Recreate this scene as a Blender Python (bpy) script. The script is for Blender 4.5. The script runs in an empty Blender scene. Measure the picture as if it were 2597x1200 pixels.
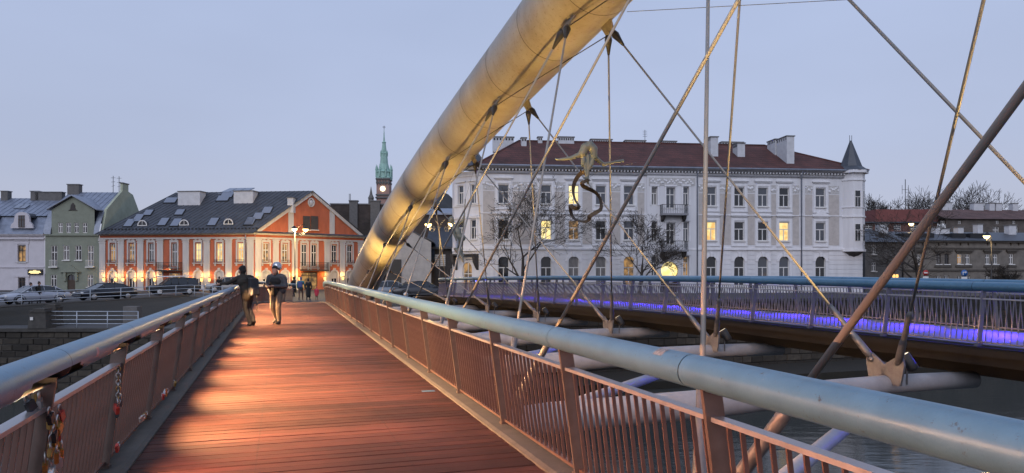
import bpy, math, random
from mathutils import Vector, Matrix
import numpy as np
R = math.radians
random.seed(7)
SC = bpy.context.scene
COL = SC.collection

# ------------------------------------------------------------------ camera
F, CX, VH, EYE = 1820.0, 1298.5, 690.0, 1.6      # focal length and horizon of the photograph, in its own pixels
cam = bpy.data.cameras.new('camera')
cam.sensor_width = 36.0
cam.lens = 36.0 * F / 2597.0
cam.shift_y = (VH - 600.0) / 2597.0
cam.clip_start, cam.clip_end = 0.05, 3000
camo = bpy.data.objects.new('camera', cam); COL.objects.link(camo)
camo.location = (0, 0, EYE); camo.rotation_euler = (R(90), 0, 0)
SC.camera = camo

# ------------------------------------------------------------------ dusk sky
SUN_EL, SUN_AZ = 34.0, 196.0
world = bpy.data.worlds.new('World'); SC.world = world; world.use_nodes = True
wn, wl = world.node_tree.nodes, world.node_tree.links
wn.clear()
out = wn.new('ShaderNodeOutputWorld'); bg = wn.new('ShaderNodeBackground')
sky = wn.new('ShaderNodeTexSky'); sky.sky_type = 'NISHITA'; sky.sun_disc = False
sky.sun_elevation = R(SUN_EL); sky.sun_rotation = R(SUN_AZ); sky.dust_density = 3.0; sky.air_density = 1.0
dim = wn.new('ShaderNodeMixRGB'); dim.blend_type = 'MULTIPLY'; dim.inputs[0].default_value = 1
dim.inputs[2].default_value = (0.09, 0.075, 0.085, 1)
tc = wn.new('ShaderNodeTexCoord'); sep = wn.new('ShaderNodeSeparateXYZ')
ramp = wn.new('ShaderNodeValToRGB')
ramp.color_ramp.elements[0].position = 0.0; ramp.color_ramp.elements[0].color = (0.52, 0.535, 0.635, 1)
ramp.color_ramp.elements[1].position = 0.55; ramp.color_ramp.elements[1].color = (0.45, 0.56, 0.83, 1)
e = ramp.color_ramp.elements.new(0.16); e.color = (0.475, 0.545, 0.735, 1)
mixs = wn.new('ShaderNodeMixRGB'); mixs.inputs[0].default_value = 0.9
wl.new(tc.outputs['Generated'], sep.inputs[0]); wl.new(sep.outputs[2], ramp.inputs[0])
wl.new(sky.outputs[0], dim.inputs[1]); wl.new(dim.outputs[0], mixs.inputs[1]); wl.new(ramp.outputs[0], mixs.inputs[2])
# thin uneven haze layer over the whole sky
cn = wn.new('ShaderNodeTexNoise'); cn.inputs['Scale'].default_value = 1.3; cn.inputs['Detail'].default_value = 4; cn.inputs['Roughness'].default_value = .5
cmr = wn.new('ShaderNodeMapRange'); cmr.inputs[1].default_value = .3; cmr.inputs[2].default_value = .7; cmr.inputs[3].default_value = .93; cmr.inputs[4].default_value = 1.07
cs = wn.new('ShaderNodeVectorMath'); cs.operation = 'SCALE'
cmp_ = wn.new('ShaderNodeMapping'); cmp_.inputs['Scale'].default_value = (1, 1, 3); wl.new(tc.outputs['Generated'], cmp_.inputs[0]); wl.new(cmp_.outputs[0], cn.inputs['Vector'])
wl.new(cn.outputs[0], cmr.inputs[0]); wl.new(mixs.outputs[0], cs.inputs[0]); wl.new(cmr.outputs[0], cs.inputs['Scale'])
wl.new(cs.outputs[0], bg.inputs[0]); bg.inputs[1].default_value = 1.0
wl.new(bg.outputs[0], out.inputs[0])

sun = bpy.data.lights.new('sun', 'SUN'); sun.energy = 1.2; sun.angle = R(55); sun.color = (0.94, 0.95, 1.0)
suno = bpy.data.objects.new('sun', sun); COL.objects.link(suno)
az = R(SUN_AZ)
sd = Vector((math.sin(az) * math.cos(R(SUN_EL)), math.cos(az) * math.cos(R(SUN_EL)), math.sin(R(SUN_EL))))
suno.rotation_euler = (-sd).to_track_quat('-Z', 'Y').to_euler()
SC.view_settings.view_transform = 'Standard'; SC.view_settings.look = 'None'
SC.view_settings.exposure = 0.0; SC.view_settings.gamma = 1.0; SC.view_settings.use_curve_mapping = False
SC.render.engine = 'CYCLES'
SC.cycles.max_bounces = 6; SC.cycles.diffuse_bounces = 3; SC.cycles.glossy_bounces = 3
SC.cycles.sample_clamp_indirect = 4.0
SC.cycles.caustics_reflective = False; SC.cycles.caustics_refractive = False

# ------------------------------------------------------------------ helpers
def pix(u, v, Y):
    return Vector(((u - CX) / F * Y, Y, EYE + (VH - v) / F * Y))

MATS = {}
def mat(name, col, rough=0.7, metal=0.0, var=0.0, scale=3.0, bump=0.0, bscale=40.0, emit=None, estr=0.0, rnd=0.0, spec=0.5, col2=None, stretch=None, detail=6.0):
    if name in MATS: return MATS[name]
    m = bpy.data.materials.new(name); m.use_nodes = True
    n, l = m.node_tree.nodes, m.node_tree.links
    b = n['Principled BSDF']
    b.inputs['Base Color'].default_value = (*col, 1); b.inputs['Roughness'].default_value = rough
    b.inputs['Metallic'].default_value = metal
    b.inputs['Specular IOR Level'].default_value = spec
    src = None
    if var or bump or col2:
        t = n.new('ShaderNodeTexCoord'); mp = n.new('ShaderNodeMapping'); l.new(t.outputs['Object'], mp.inputs[0])
        if stretch: mp.inputs['Scale'].default_value = stretch
    if var or col2:
        nz = n.new('ShaderNodeTexNoise'); nz.inputs['Scale'].default_value = scale; nz.inputs['Detail'].default_value = detail
        nz.inputs['Roughness'].default_value = 0.65
        l.new(mp.outputs[0], nz.inputs['Vector'])
        cr = n.new('ShaderNodeValToRGB'); cr.color_ramp.elements[0].position = 0.3; cr.color_ramp.elements[1].position = 0.7
        a = col; c2 = col2 if col2 else tuple(min(1, c * (1 + var)) for c in col)
        if not col2: a = tuple(c * (1 - var) for c in col)
        cr.color_ramp.elements[0].color = (*a, 1); cr.color_ramp.elements[1].color = (*c2, 1)
        l.new(nz.outputs[0], cr.inputs[0]); src = cr.outputs[0]
        rr = n.new('ShaderNodeMapRange'); rr.inputs[3].default_value = max(0, rough - 0.1); rr.inputs[4].default_value = min(1, rough + 0.1)
        l.new(nz.outputs[0], rr.inputs[0]); l.new(rr.outputs[0], b.inputs['Roughness'])
    if rnd:
        oi = n.new('ShaderNodeObjectInfo'); mr = n.new('ShaderNodeMapRange')
        mr.inputs[3].default_value = 1 - rnd; mr.inputs[4].default_value = 1 + rnd
        l.new(oi.outputs['Random'], mr.inputs[0])
        mx = n.new('ShaderNodeVectorMath'); mx.operation = 'SCALE'
        if src: l.new(src, mx.inputs[0])
        else: mx.inputs[0].default_value = col
        l.new(mr.outputs[0], mx.inputs['Scale']); src = mx.outputs[0]
    if src: l.new(src, b.inputs['Base Color'])
    if bump:
        bz = n.new('ShaderNodeTexNoise'); bz.inputs['Scale'].default_value = bscale; bz.inputs['Detail'].default_value = 4
        l.new(mp.outputs[0], bz.inputs['Vector'])
        bp = n.new('ShaderNodeBump'); bp.inputs['Strength'].default_value = bump; bp.inputs['Distance'].default_value = 0.02
        l.new(bz.outputs[0], bp.inputs['Height']); l.new(bp.outputs[0], b.inputs['Normal'])
    if emit:
        b.inputs['Emission Color'].default_value = (*emit, 1); b.inputs['Emission Strength'].default_value = estr
    MATS[name] = m
    return m

class MB:
    """collects shapes; build() links them as ONE mesh object"""
    def __init__(s, M=None): s.v = []; s.f = []; s.M = M; s.smooth = []
    def add(s, vs, fs, smooth=False):
        o = len(s.v)
        if s.M is not None: vs = [s.M @ Vector(p) for p in vs]
        s.v.extend([tuple(p) for p in vs]); s.f.extend([tuple(i + o for i in f) for f in fs]); s.smooth.extend([smooth] * len(fs))
        return s
    def box(s, x0, x1, y0, y1, z0, z1):
        return s.add([(x0,y0,z0),(x1,y0,z0),(x1,y1,z0),(x0,y1,z0),(x0,y0,z1),(x1,y0,z1),(x1,y1,z1),(x0,y1,z1)],
                     [(0,3,2,1),(4,5,6,7),(0,1,5,4),(1,2,6,5),(2,3,7,6),(3,0,4,7)])
    def hexa(s, p):   # 8 points, bottom ring then top ring
        return s.add(p, [(0,3,2,1),(4,5,6,7),(0,1,5,4),(1,2,6,5),(2,3,7,6),(3,0,4,7)])
    def quad(s, a, b, c, d): return s.add([a,b,c,d], [(0,1,2,3)])
    def poly(s, pts): return s.add(pts, [tuple(range(len(pts)))])
    def prism(s, pts, d):   # polygon pts extruded by vector d
        n = len(pts); d = Vector(d); P = [Vector(p) for p in pts]
        return s.add(P + [p + d for p in P], [tuple(range(n))[::-1], tuple(range(n, 2*n))] + [(i, (i+1) % n, (i+1) % n + n, i + n) for i in range(n)])
    def tube(s, pts, r, n=8, caps=True, smooth=True, closed=False):
        pts = [Vector(p) for p in pts]; k = len(pts)
        rs = r if isinstance(r, (list, tuple)) else [r] * k
        vs, fs = [], []
        up = Vector((0,0,1)); prev = None
        for i, p in enumerate(pts):
            if closed: t = (pts[(i+1) % k] - pts[i-1])
            else: t = (pts[min(i+1, k-1)] - pts[max(i-1, 0)])
            t = t.normalized() if t.length > 1e-9 else Vector((0,0,1))
            if prev is None:
                a = t.cross(up if abs(t.z) < 0.95 else Vector((1,0,0))).normalized()
            else:
                a = (prev - t * prev.dot(t)); a = a.normalized() if a.length > 1e-6 else t.orthogonal().normalized()
            prev = a; b = t.cross(a)
            for j in range(n):
                q = 2 * math.pi * j / n
                vs.append(p + (a * math.cos(q) + b * math.sin(q)) * rs[i])
        m = k if closed else k - 1
        for i in range(m):
            for j in range(n):
                i2 = (i + 1) % k
                fs.append((i*n + j, i*n + (j+1) % n, i2*n + (j+1) % n, i2*n + j))
        if caps and not closed:
            fs.append(tuple(range(n))[::-1]); fs.append(tuple((k-1)*n + j for j in range(n)))
        return s.add(vs, fs, smooth)
    def lathe(s, prof, c=(0,0,0), n=12, smooth=True, ax=None):  # prof: (r, z)
        vs, fs = [], []; c = Vector(c)
        for r, z in prof:
            for j in range(n):
                q = 2 * math.pi * j / n
                p = Vector((r*math.cos(q), r*math.sin(q), z))
                if ax is not None: p = ax @ p
                vs.append(c + p)
        for i in range(len(prof) - 1):
            for j in range(n): fs.append((i*n + j, i*n + (j+1) % n, (i+1)*n + (j+1) % n, (i+1)*n + j))
        fs.append(tuple(range(n))[::-1]); fs.append(tuple((len(prof)-1)*n + j for j in range(n)))
        return s.add(vs, fs, smooth)
    def ball(s, c, r, n=10, m=6, sq=(1,1,1)):
        return s.lathe([(max(1e-4, r*math.sin(math.pi*i/m)), -r*math.cos(math.pi*i/m)) for i in range(m+1)], c, n, True, Matrix.Diagonal(sq))
    def mesh(s, name):
        me = bpy.data.meshes.new(name); me.from_pydata(s.v, [], s.f)
        me.polygons.foreach_set('use_smooth', s.smooth); me.update()
        return me
    def build(s, name, m, parent=None, loc=None):
        me = s.mesh(name)
        if m is not None: me.materials.append(m)
        return link(name, me, parent, loc)

def link(name, me, parent=None, loc=None, rz=0.0):
    o = bpy.data.objects.new(name, me); COL.objects.link(o)
    if parent is not None: o.parent = parent
    if loc is not None: o.location = loc
    if rz: o.rotation_euler = (0, 0, rz)
    return o
def tag(o, label=None, cat=None, group=None, kind=None):
    if label: o['label'] = label
    if cat: o['category'] = cat
    if group: o['group'] = group
    if kind: o['kind'] = kind
    return o
def thing(name, label, cat, loc=(0,0,0), rz=0.0, group=None):
    o = link(name, None, None, loc, rz); return tag(o, label, cat, group)
def struct(o): o['kind'] = 'structure'; return o
def stuff(o): o['kind'] = 'stuff'; return o
def smooth_all(o):
    o.data.polygons.foreach_set('use_smooth', [True] * len(o.data.polygons)); return o
def spot(name, loc, target, power, col, angle=60, blend=0.6, rad=0.08, parent=None):
    L = bpy.data.lights.new(name, 'SPOT'); L.energy = power; L.color = col; L.spot_size = R(angle); L.spot_blend = blend; L.shadow_soft_size = rad
    o = bpy.data.objects.new(name, L); COL.objects.link(o)
    o.location = loc; o.rotation_euler = (Vector(target) - Vector(loc)).to_track_quat('-Z', 'Y').to_euler()
    if parent is not None: o.parent = parent
    return o
def point(name, loc, power, col, rad=0.1, parent=None):
    L = bpy.data.lights.new(name, 'POINT'); L.energy = power; L.color = col; L.shadow_soft_size = rad
    o = bpy.data.objects.new(name, L); COL.objects.link(o); o.location = loc
    if parent is not None: o.parent = parent
    return o
def tosrgb_free(c): return c

# ------------------------------------------------------------------ materials
WARM = (1.0, 0.56, 0.20); LAMP = (1.0, 0.66, 0.27)
M_steel = mat('satin_steel', (0.50, 0.49, 0.49), 0.42, 0.75, var=0.12, scale=9, bump=0.05, bscale=60)
M_rail_redlit = mat('red_lit_railing_steel', (.145, .085, .073), 0.36, 0.5, var=0.15, scale=9, bump=0.05, bscale=60)  # plain steel; red glow off the deck is put into this colour
M_bar = mat('bright_flat_bar', (.42, .40, .42), 0.33, 0.7, var=.12, scale=8)
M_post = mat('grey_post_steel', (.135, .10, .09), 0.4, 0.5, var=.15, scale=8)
LEDW = (1.0, 0.52, 0.21); LEDR = (1.0, 0.42, 0.20)
M_grail = mat('neutral_railing_steel', (.15, .14, .165), 0.4, 0.4, var=.15, scale=9)
M_tube = mat('blue_grey_tube', (0.085, 0.19, 0.287), 0.33, 0.2, var=0.14, scale=5, bump=0.06, bscale=90)
_n, _l = M_tube.node_tree.nodes, M_tube.node_tree.links; _b = _n['Principled BSDF']
_src = _b.inputs['Base Color'].links[0].from_socket
_t = _n.new('ShaderNodeTexCoord'); _z1 = _n.new('ShaderNodeTexNoise'); _z1.inputs['Scale'].default_value = 22; _z1.inputs['Detail'].default_value = 8; _z1.inputs['Roughness'].default_value = .75
_l.new(_t.outputs['Object'], _z1.inputs['Vector']); _c1 = _n.new('ShaderNodeValToRGB'); _c1.color_ramp.elements[0].position = .60; _c1.color_ramp.elements[1].position = .70
_l.new(_z1.outputs[0], _c1.inputs[0]); _m1 = _n.new('ShaderNodeMixRGB'); _m1.inputs[2].default_value = (.05, .055, .06, 1); _l.new(_c1.outputs[0], _m1.inputs[0]); _l.new(_src, _m1.inputs[1])
_z2 = _n.new('ShaderNodeTexNoise'); _z2.inputs['Scale'].default_value = 3.2; _z2.inputs['Detail'].default_value = 10; _z2.inputs['Roughness'].default_value = .8; _l.new(_t.outputs['Object'], _z2.inputs['Vector'])
_c2 = _n.new('ShaderNodeValToRGB'); _c2.color_ramp.elements[0].position = .64; _c2.color_ramp.elements[1].position = .68; _l.new(_z2.outputs[0], _c2.inputs[0])
_m2 = _n.new('ShaderNodeMixRGB'); _m2.inputs[2].default_value = (.25, .27, .29, 1); _l.new(_c2.outputs[0], _m2.inputs[0]); _l.new(_m1.outputs[0], _m2.inputs[1]); _l.new(_m2.outputs[0], _b.inputs['Base Color'])
M_dark = mat('dark_rubber', (0.02, 0.02, 0.022), 0.6)
M_kerb = mat('grey_kerb', (0.06, 0.055, 0.05), 0.8, var=0.3, scale=6, bump=0.2, bscale=30)
M_beam = mat('dark_edge_beam', (0.010, 0.010, 0.0105), 0.8, var=0.35, scale=3, spec=.2)
M_white_steel = mat('pale_painted_steel', (0.29, 0.29, 0.315), 0.5, 0.05, var=0.18, scale=2.5, bump=0.05, bscale=20)
M_galv = mat('dull_galvanised_steel', (0.16, 0.155, 0.16), 0.5, 0.6, var=0.25, scale=8)
M_cable = mat('hanger_cable_steel', (0.29, 0.27, 0.25), 0.5, 0.2, var=0.05, scale=4)
M_pane = mat('window_glass', (0.014, 0.016, 0.02), 0.06, 0.0, spec=0.7)
M_pane2 = mat('sky_reflection_glass', (.05, .057, .072), .10, spec=.9)  # reflected sky is painted in as a grey-blue base colour
M_pane3 = mat('curtained_glass', (.13, .125, .125), .14, var=.5, scale=2.2, spec=.8, stretch=(4, 1, .6))
M_wframe = mat('white_window_frame', (0.62, 0.61, 0.60), 0.5)
def lit(name, c, s, c2=None):
    m = bpy.data.materials.get(name)
    if m: return m
    m = bpy.data.materials.new(name); m.use_nodes = True; n, l = m.node_tree.nodes, m.node_tree.links
    b = n['Principled BSDF']; b.inputs['Base Color'].default_value = (0.05, 0.04, 0.03, 1); b.inputs['Roughness'].default_value = 0.2
    if c2:
        t = n.new('ShaderNodeTexCoord'); oi = n.new('ShaderNodeObjectInfo'); va = n.new('ShaderNodeVectorMath'); va.operation = 'ADD'
        l.new(t.outputs['Object'], va.inputs[0]); l.new(oi.outputs['Location'], va.inputs[1])
        nz = n.new('ShaderNodeTexNoise'); nz.inputs['Scale'].default_value = 1.6; nz.inputs['Detail'].default_value = 2
        l.new(va.outputs[0], nz.inputs['Vector'])
        cr = n.new('ShaderNodeValToRGB'); cr.color_ramp.elements[0].position = .38; cr.color_ramp.elements[1].position = .6
        cr.color_ramp.elements[0].color = (*c2, 1); cr.color_ramp.elements[1].color = (*c, 1)
        l.new(nz.outputs[0], cr.inputs[0]); l.new(cr.outputs[0], b.inputs['Emission Color'])
    else: b.inputs['Emission Color'].default_value = (*c, 1)
    b.inputs['Emission Strength'].default_value = s
    return m
M_lit = lit('lit_window', (1.0, 0.78, 0.32), 1.15, (0.80, 0.46, 0.13))
M_litw = lit('bright_lit_window', (1.0, 0.86, 0.42), 1.3, (1.0, 0.74, 0.26))
M_litd = lit('dim_lit_window', (0.55, 0.30, 0.10), 0.8, (0.06, 0.045, 0.03))
M_bulb = lit('lamp_glow', (1.0, 0.68, 0.26), 7.0)
M_sconce = lit('sconce_glow', (1.0, 0.66, 0.2), 2.2)
M_led = lit('warm_led', (1.0, 0.72, 0.38), 9.0)
M_ledb = lit('blue_led', (0.10, 0.12, 1.0), 14.0)
# ------------------------------------------------------------------ terrain, river, embankments
ZG, ZW = -0.6, -6.6
M_pave = mat('street_paving', (0.036, 0.034, 0.034), 0.75, var=0.35, scale=1.2, bump=0.25, bscale=12)
M_grass = mat('dark_winter_grass', (0.007, 0.007, 0.005), 0.95, col2=(0.018, 0.015, 0.010), scale=1.5, bump=0.9, bscale=9)
M_stone = mat('embankment_stone', (0.034, 0.029, 0.023), 0.9, var=0.45, scale=2.2, bump=0.6, bscale=9, rnd=0.55)
M_mortar = mat('embankment_mortar', (0.008, 0.007, 0.006), 0.95, var=0.4, scale=3, bump=0.4, bscale=14)
M_cope = mat('coping_stone', (0.05, 0.047, 0.044), 0.9, var=0.35, scale=3, bump=0.4, bscale=16)

bank = [(-260, -5), (-120, 28), (-60, 45.0), (-37.4, 52.5), (-29.5, 65.5), (-19.0, 52.5), (-16.2, 48.2), (-3.0, 51.0), (45, 67.3), (110, 89), (300, 152)]
def zbank(x, y): return -0.95 if x < -30 and y < 56 else ZG
g = MB()
bl = [(-75, 86.0), (-65, 86.4), (-50, 86.8), (-33, 84.9)]
main = [(-260, -5), (-120, 28), (-75, 40.6)] + bl + bank[4:]
g.poly([(x, y, ZG) for x, y in main] + [(900, 152, ZG), (900, 900, ZG), (-900, 900, ZG), (-900, -5, ZG)])
struct(g.build('ground', M_pave))
fr_ = [(-75, 40.6, -1.0), (-60, 45.0, -1.02), (-37.4, 52.5, -.97), (-29.5, 65.5, ZG)]
sg = MB(); KS = 12
vs = []
for i in range(25):
    q = i / 24 * 3; i0 = min(2, int(q)); f = q - i0
    p0 = Vector(fr_[i0]).lerp(Vector(fr_[i0 + 1]), f); p1 = Vector((*bl[i0], ZG)).lerp(Vector((*bl[i0 + 1], ZG)), f)
    vs += [p0.lerp(p1, j / KS) for j in range(KS + 1)]
sg.add(vs, [(i*(KS+1) + j, (i+1)*(KS+1) + j, (i+1)*(KS+1) + j + 1, i*(KS+1) + j + 1) for i in range(24) for j in range(KS)])
struct(sg.build('street', M_pave))
kb = MB(); kb.tube([Vector(p) + Vector((0, .12, .0)) for p in fr_], .12, 4); struct(kb.build('street_kerb', M_cope))

# river
mw = bpy.data.materials.new('river_water'); mw.use_nodes = True
n, l = mw.node_tree.nodes, mw.node_tree.links; b = n['Principled BSDF']
b.inputs['Base Color'].default_value = (0.045, 0.05, 0.048, 1); b.inputs['Roughness'].default_value = 0.06; b.inputs['IOR'].default_value = 1.33
t = n.new('ShaderNodeTexCoord'); mp = n.new('ShaderNodeMapping'); mp.inputs['Rotation'].default_value = (0, 0, R(20)); mp.inputs['Scale'].default_value = (0.8, 2.2, 1)
nz = n.new('ShaderNodeTexNoise'); nz.inputs['Scale'].default_value = 0.55; nz.inputs['Detail'].default_value = 5; nz.inputs['Roughness'].default_value = 0.55
bp = n.new('ShaderNodeBump'); bp.inputs['Strength'].default_value = 0.22; bp.inputs['Distance'].default_value = 0.12
l.new(t.outputs['Object'], mp.inputs[0]); l.new(mp.outputs[0], nz.inputs[0]); l.new(nz.outputs[0], bp.inputs['Height']); l.new(bp.outputs[0], b.inputs['Normal'])
wq = MB(); wq.quad((-900, -400, ZW), (900, -400, ZW), (900, 200, ZW), (-900, 200, ZW))
struct(wq.build('river_water', mw))

# far embankment wall below the street, right of the bridge, with its lower quay
def along(a, b, n):
    a = Vector(a); b = Vector(b); return [a.lerp(b, i / n) for i in range(n + 1)]
def stone_wall(name, label, A, B, z0, z1, bw, bh, parts, cat='wall', skip=None):
    """recessed mortar sheet with proud stones as its pieces"""
    A = Vector((A[0], A[1], 0)); B = Vector((B[0], B[1], 0)); e = (B - A); Ln = e.length; e.normalize()
    th = math.atan2(e.y, e.x)
    root = thing(name, label, cat, (A.x, A.y, z0), th)
    H = z1 - z0
    m = MB(); m.box(0, Ln, 0.06, 0.7, 0, H); m.build('backing', M_mortar, root)
    c = MB(); c.box(-0.05, Ln + .05, -0.14, 0.75, H + .003, H + 0.22); c.build('coping', M_cope, root)
    rows = int(H / bh); shapes = []
    rg = random.Random(len(name) + int(A.x))
    for k in range(6):
        w = bw * rg.uniform(0.75, 1.25); h = bh * 0.92; d = rg.uniform(0.0, 0.05)
        q = MB(); q.hexa([(0.02, .08, .02), (w - .02, .08, .02), (w - .02, .14, .02), (.02, .14, .02), (0.02, .08, h - .02), (w - .02, .08, h - .02), (w - .02, .14, h - .02), (.02, .14, h - .02)])
        fr = [(rg.uniform(.02, .06), -d, rg.uniform(.02, .05)), (w - rg.uniform(.02, .06), -d - rg.uniform(-.02, .02), rg.uniform(.02, .05)),
              (w - rg.uniform(.02, .06), -d, h - rg.uniform(.02, .05)), (rg.uniform(.02, .06), -d - rg.uniform(-.02, .02), h - rg.uniform(.02, .05))]
        q.add([(.0, .06, .0), (w, .06, .0), (w, .06, h), (.0, .06, h)] + fr, [(4, 5, 6, 7), (0, 1, 5, 4), (1, 2, 6, 5), (2, 3, 7, 6), (3, 0, 4, 7)])
        me = q.mesh('stone'); me.materials.append(M_stone); shapes.append((w, me))
    cnt = 0; rest = MB()
    for r in range(rows):
        x = -rg.uniform(0, bw) if r % 2 else 0.0
        x = max(0.0, x)
        zz = r * bh + (H - rows * bh)
        while x < Ln:
            w, me = rg.choice(shapes)
            if x + w > Ln: break
            inview = skip is None or skip(A + e * x, z0 + zz)
            if inview and cnt < parts:
                link('stone', me, root, (x, 0, zz)); cnt += 1
            else:
                rest.add([(x + p[0], p[1], zz + p[2]) for p in [v.co for v in me.vertices]], [tuple(f.vertices) for f in me.polygons])
            x += w + 0.015
    if rest.f: stuff(rest.build('stone_courses', M_stone, root))
    return root
stone_wall('embankment_wall', 'dark stone river wall below the street, seen behind the blue-lit walkway', (-3, 51.0), (70, 75.7), ZW, ZG - .23, 1.1, 0.55, 280, skip=lambda p, z: 12 < p.x < 62 and z > -6)
qy = MB()
qy.hexa([(-4, 45.5, ZW - 1), (80, 73.0, ZW - 1), (80, 79, ZW - 1), (-4, 51.5, ZW - 1), (-4, 45.5, -6.05), (80, 73.0, -6.05), (80, 79, -6.0), (-4, 51.5, -6.0)])
struct(qy.build('quay_path', M_grass))
# recessed left bank: terrace, grassy slope up to the street, abutment
struct(MB().box(-66, -16.5, 47.2, 53.5, ZW - 1, -2.12).build('terrace_path', M_pave))
sl = MB()
lo = [(-75, 46.5, -2.3), (-60, 48.2, -2.1), (-45, 49.2, -2.1), (-37, 49.8, -2.1), (-30, 51.0, -2.1), (-24, 51.6, -2.1), (-19, 50.5, -2.1), (-16.0, 48.2, -2.1)]
hi = [(-75, 40.8, -1.0), (-60, 45.1, -1.02), (-45, 50.1, -1.0), (-37.4, 52.6, -.97), (-29.5, 65.6, ZG), (-24, 59.2, ZG), (-19.0, 52.6, ZG), (-16.2, 48.25, ZG)]
K = 8; rg = random.Random(3)
def onslope(i, t):
    i0 = min(int(i), len(lo) - 2); f = i - i0
    a = Vector(lo[i0]).lerp(Vector(lo[i0 + 1]), f); b = Vector(hi[i0]).lerp(Vector(hi[i0 + 1]), f)
    p = a.lerp(b, t)
    if 0 < t < 1: p.z += 0.18 * math.sin(t * 3.1) + rg.uniform(-.07, .07)
    return p
NI = 60
vs = [onslope(i / NI * (len(lo) - 1), j / K) for i in range(NI + 1) for j in range(K + 1)]
sl.add(vs, [(i * (K + 1) + j, (i + 1) * (K + 1) + j, (i + 1) * (K + 1) + j + 1, i * (K + 1) + j + 1) for i in range(NI) for j in range(K)], True)
struct(sl.build('grass_slope', M_grass))
stone_wall('retaining_wall', 'dark stone retaining wall under the small terrace railing', (-66, 47.15), (-16.5, 47.15), ZW, -2.32, 0.85, 0.42, 250, skip=lambda p, z: -36 < p.x < -22 and z > -7)

# ------------------------------------------------------------------ footbridge
TS = 1.88                        # post spacing measured along Y
def z1(y): # walkway level
    if y < 36: return 0.0
    t = min(1, (y - 36) / 18); return -0.6 * (t * t * (3 - 2 * t) * .5 + t * .5)
def z2(y): return float(np.interp(y, [-10, 4, 12, 20, 30, 40, 47, 54], [.1, .15, .24, .31, .28, .16, .04, -.35]))
def XL(y): return -1.39 - .33 * y + (0.022 * (y - 34) ** 2 if y > 34 else 0)
def XR(y): return 2.29 - .316 * y
def X2(y): return 13.76 - .4 * y - (0.012 * (12 - y) ** 2 if y < 12 else 0)
N1 = Vector((1, .323, 0)).normalized(); A1 = Vector((-N1.y, N1.x, 0))       # across / along the walkway
N2 = Vector((1, .4, 0)).normalized(); A2 = Vector((-N2.y, N2.x, 0))
W2 = 3.5
M_wood = bpy.data.materials.new('red_brown_deck_boards'); M_wood.use_nodes = True
n, l = M_wood.node_tree.nodes, M_wood.node_tree.links; b = n['Principled BSDF']
t = n.new('ShaderNodeTexCoord'); oi = n.new('ShaderNodeObjectInfo')
mp = n.new('ShaderNodeMapping'); mp.inputs['Scale'].default_value = (0.9, 16, 16)
vm = n.new('ShaderNodeVectorMath'); vm.operation = 'MULTIPLY_ADD'; vm.inputs[1].default_value = (1, 1, 1)
cmb = n.new('ShaderNodeCombineXYZ'); mm = n.new('ShaderNodeMath'); mm.operation = 'MULTIPLY'; mm.inputs[1].default_value = 50
l.new(oi.outputs['Random'], mm.inputs[0]); l.new(mm.outputs[0], cmb.inputs[0]); l.new(mm.outputs[0], cmb.inputs[1])
l.new(t.outputs['Object'], vm.inputs[0]); l.new(cmb.outputs[0], vm.inputs[2]); l.new(vm.outputs[0], mp.inputs[0])
nz = n.new('ShaderNodeTexNoise'); nz.inputs['Scale'].default_value = 1.5; nz.inputs['Detail'].default_value = 7; nz.inputs['Roughness'].default_value = .7
l.new(mp.outputs[0], nz.inputs['Vector'])
cr = n.new('ShaderNodeValToRGB'); cr.color_ramp.elements[0].position = .28; cr.color_ramp.elements[1].position = .72
cr.color_ramp.elements[0].color = (.015, .0060, .0054, 1); cr.color_ramp.elements[1].color = (.086, .031, .0245, 1)
l.new(nz.outputs[0], cr.inputs[0])
mr = n.new('ShaderNodeMapRange'); mr.inputs[3].default_value = .6; mr.inputs[4].default_value = 1.35; l.new(oi.outputs['Random'], mr.inputs[0])
sc_ = n.new('ShaderNodeVectorMath'); sc_.operation = 'SCALE'; l.new(cr.outputs[0], sc_.inputs[0]); l.new(mr.outputs[0], sc_.inputs['Scale'])
gp = n.new('ShaderNodeNewGeometry'); wz = n.new('ShaderNodeTexNoise'); wz.inputs['Scale'].default_value = .55; wz.inputs['Detail'].default_value = 5; wz.inputs['Roughness'].default_value = .6
l.new(gp.outputs['Position'], wz.inputs['Vector'])
wr_ = n.new('ShaderNodeMapRange'); wr_.inputs[1].default_value = .32; wr_.inputs[2].default_value = .68; wr_.inputs[3].default_value = .5; wr_.inputs[4].default_value = 1.4; l.new(wz.outputs[0], wr_.inputs[0])
s2_ = n.new('ShaderNodeVectorMath'); s2_.operation = 'SCALE'; l.new(sc_.outputs[0], s2_.inputs[0]); l.new(wr_.outputs[0], s2_.inputs['Scale'])
sx_ = n.new('ShaderNodeSeparateXYZ'); l.new(t.outputs['Object'], sx_.inputs[0])
def mth(op, a, bb):
    k_ = n.new('ShaderNodeMath'); k_.operation = op
    for i_, q_ in enumerate((a, bb)):
        if q_ is None: continue
        if isinstance(q_, float): k_.inputs[i_].default_value = q_
        else: l.new(q_, k_.inputs[i_])
    return k_.outputs[0]
ax_ = mth('ABSOLUTE', mth('SUBTRACT', mth('ABSOLUTE', sx_.outputs[0], None), .62), None); ay_ = mth('ABSOLUTE', mth('SUBTRACT', mth('ABSOLUTE', sx_.outputs[1], None), .036), None)
scr = mth('MULTIPLY', mth('LESS_THAN', ax_, .009), mth('LESS_THAN', ay_, .009))
mxs = n.new('ShaderNodeMixRGB'); mxs.inputs[2].default_value = (.012, .010, .010, 1); l.new(scr, mxs.inputs[0]); l.new(s2_.outputs[0], mxs.inputs[1])
l.new(mxs.outputs[0], b.inputs['Base Color'])
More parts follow.
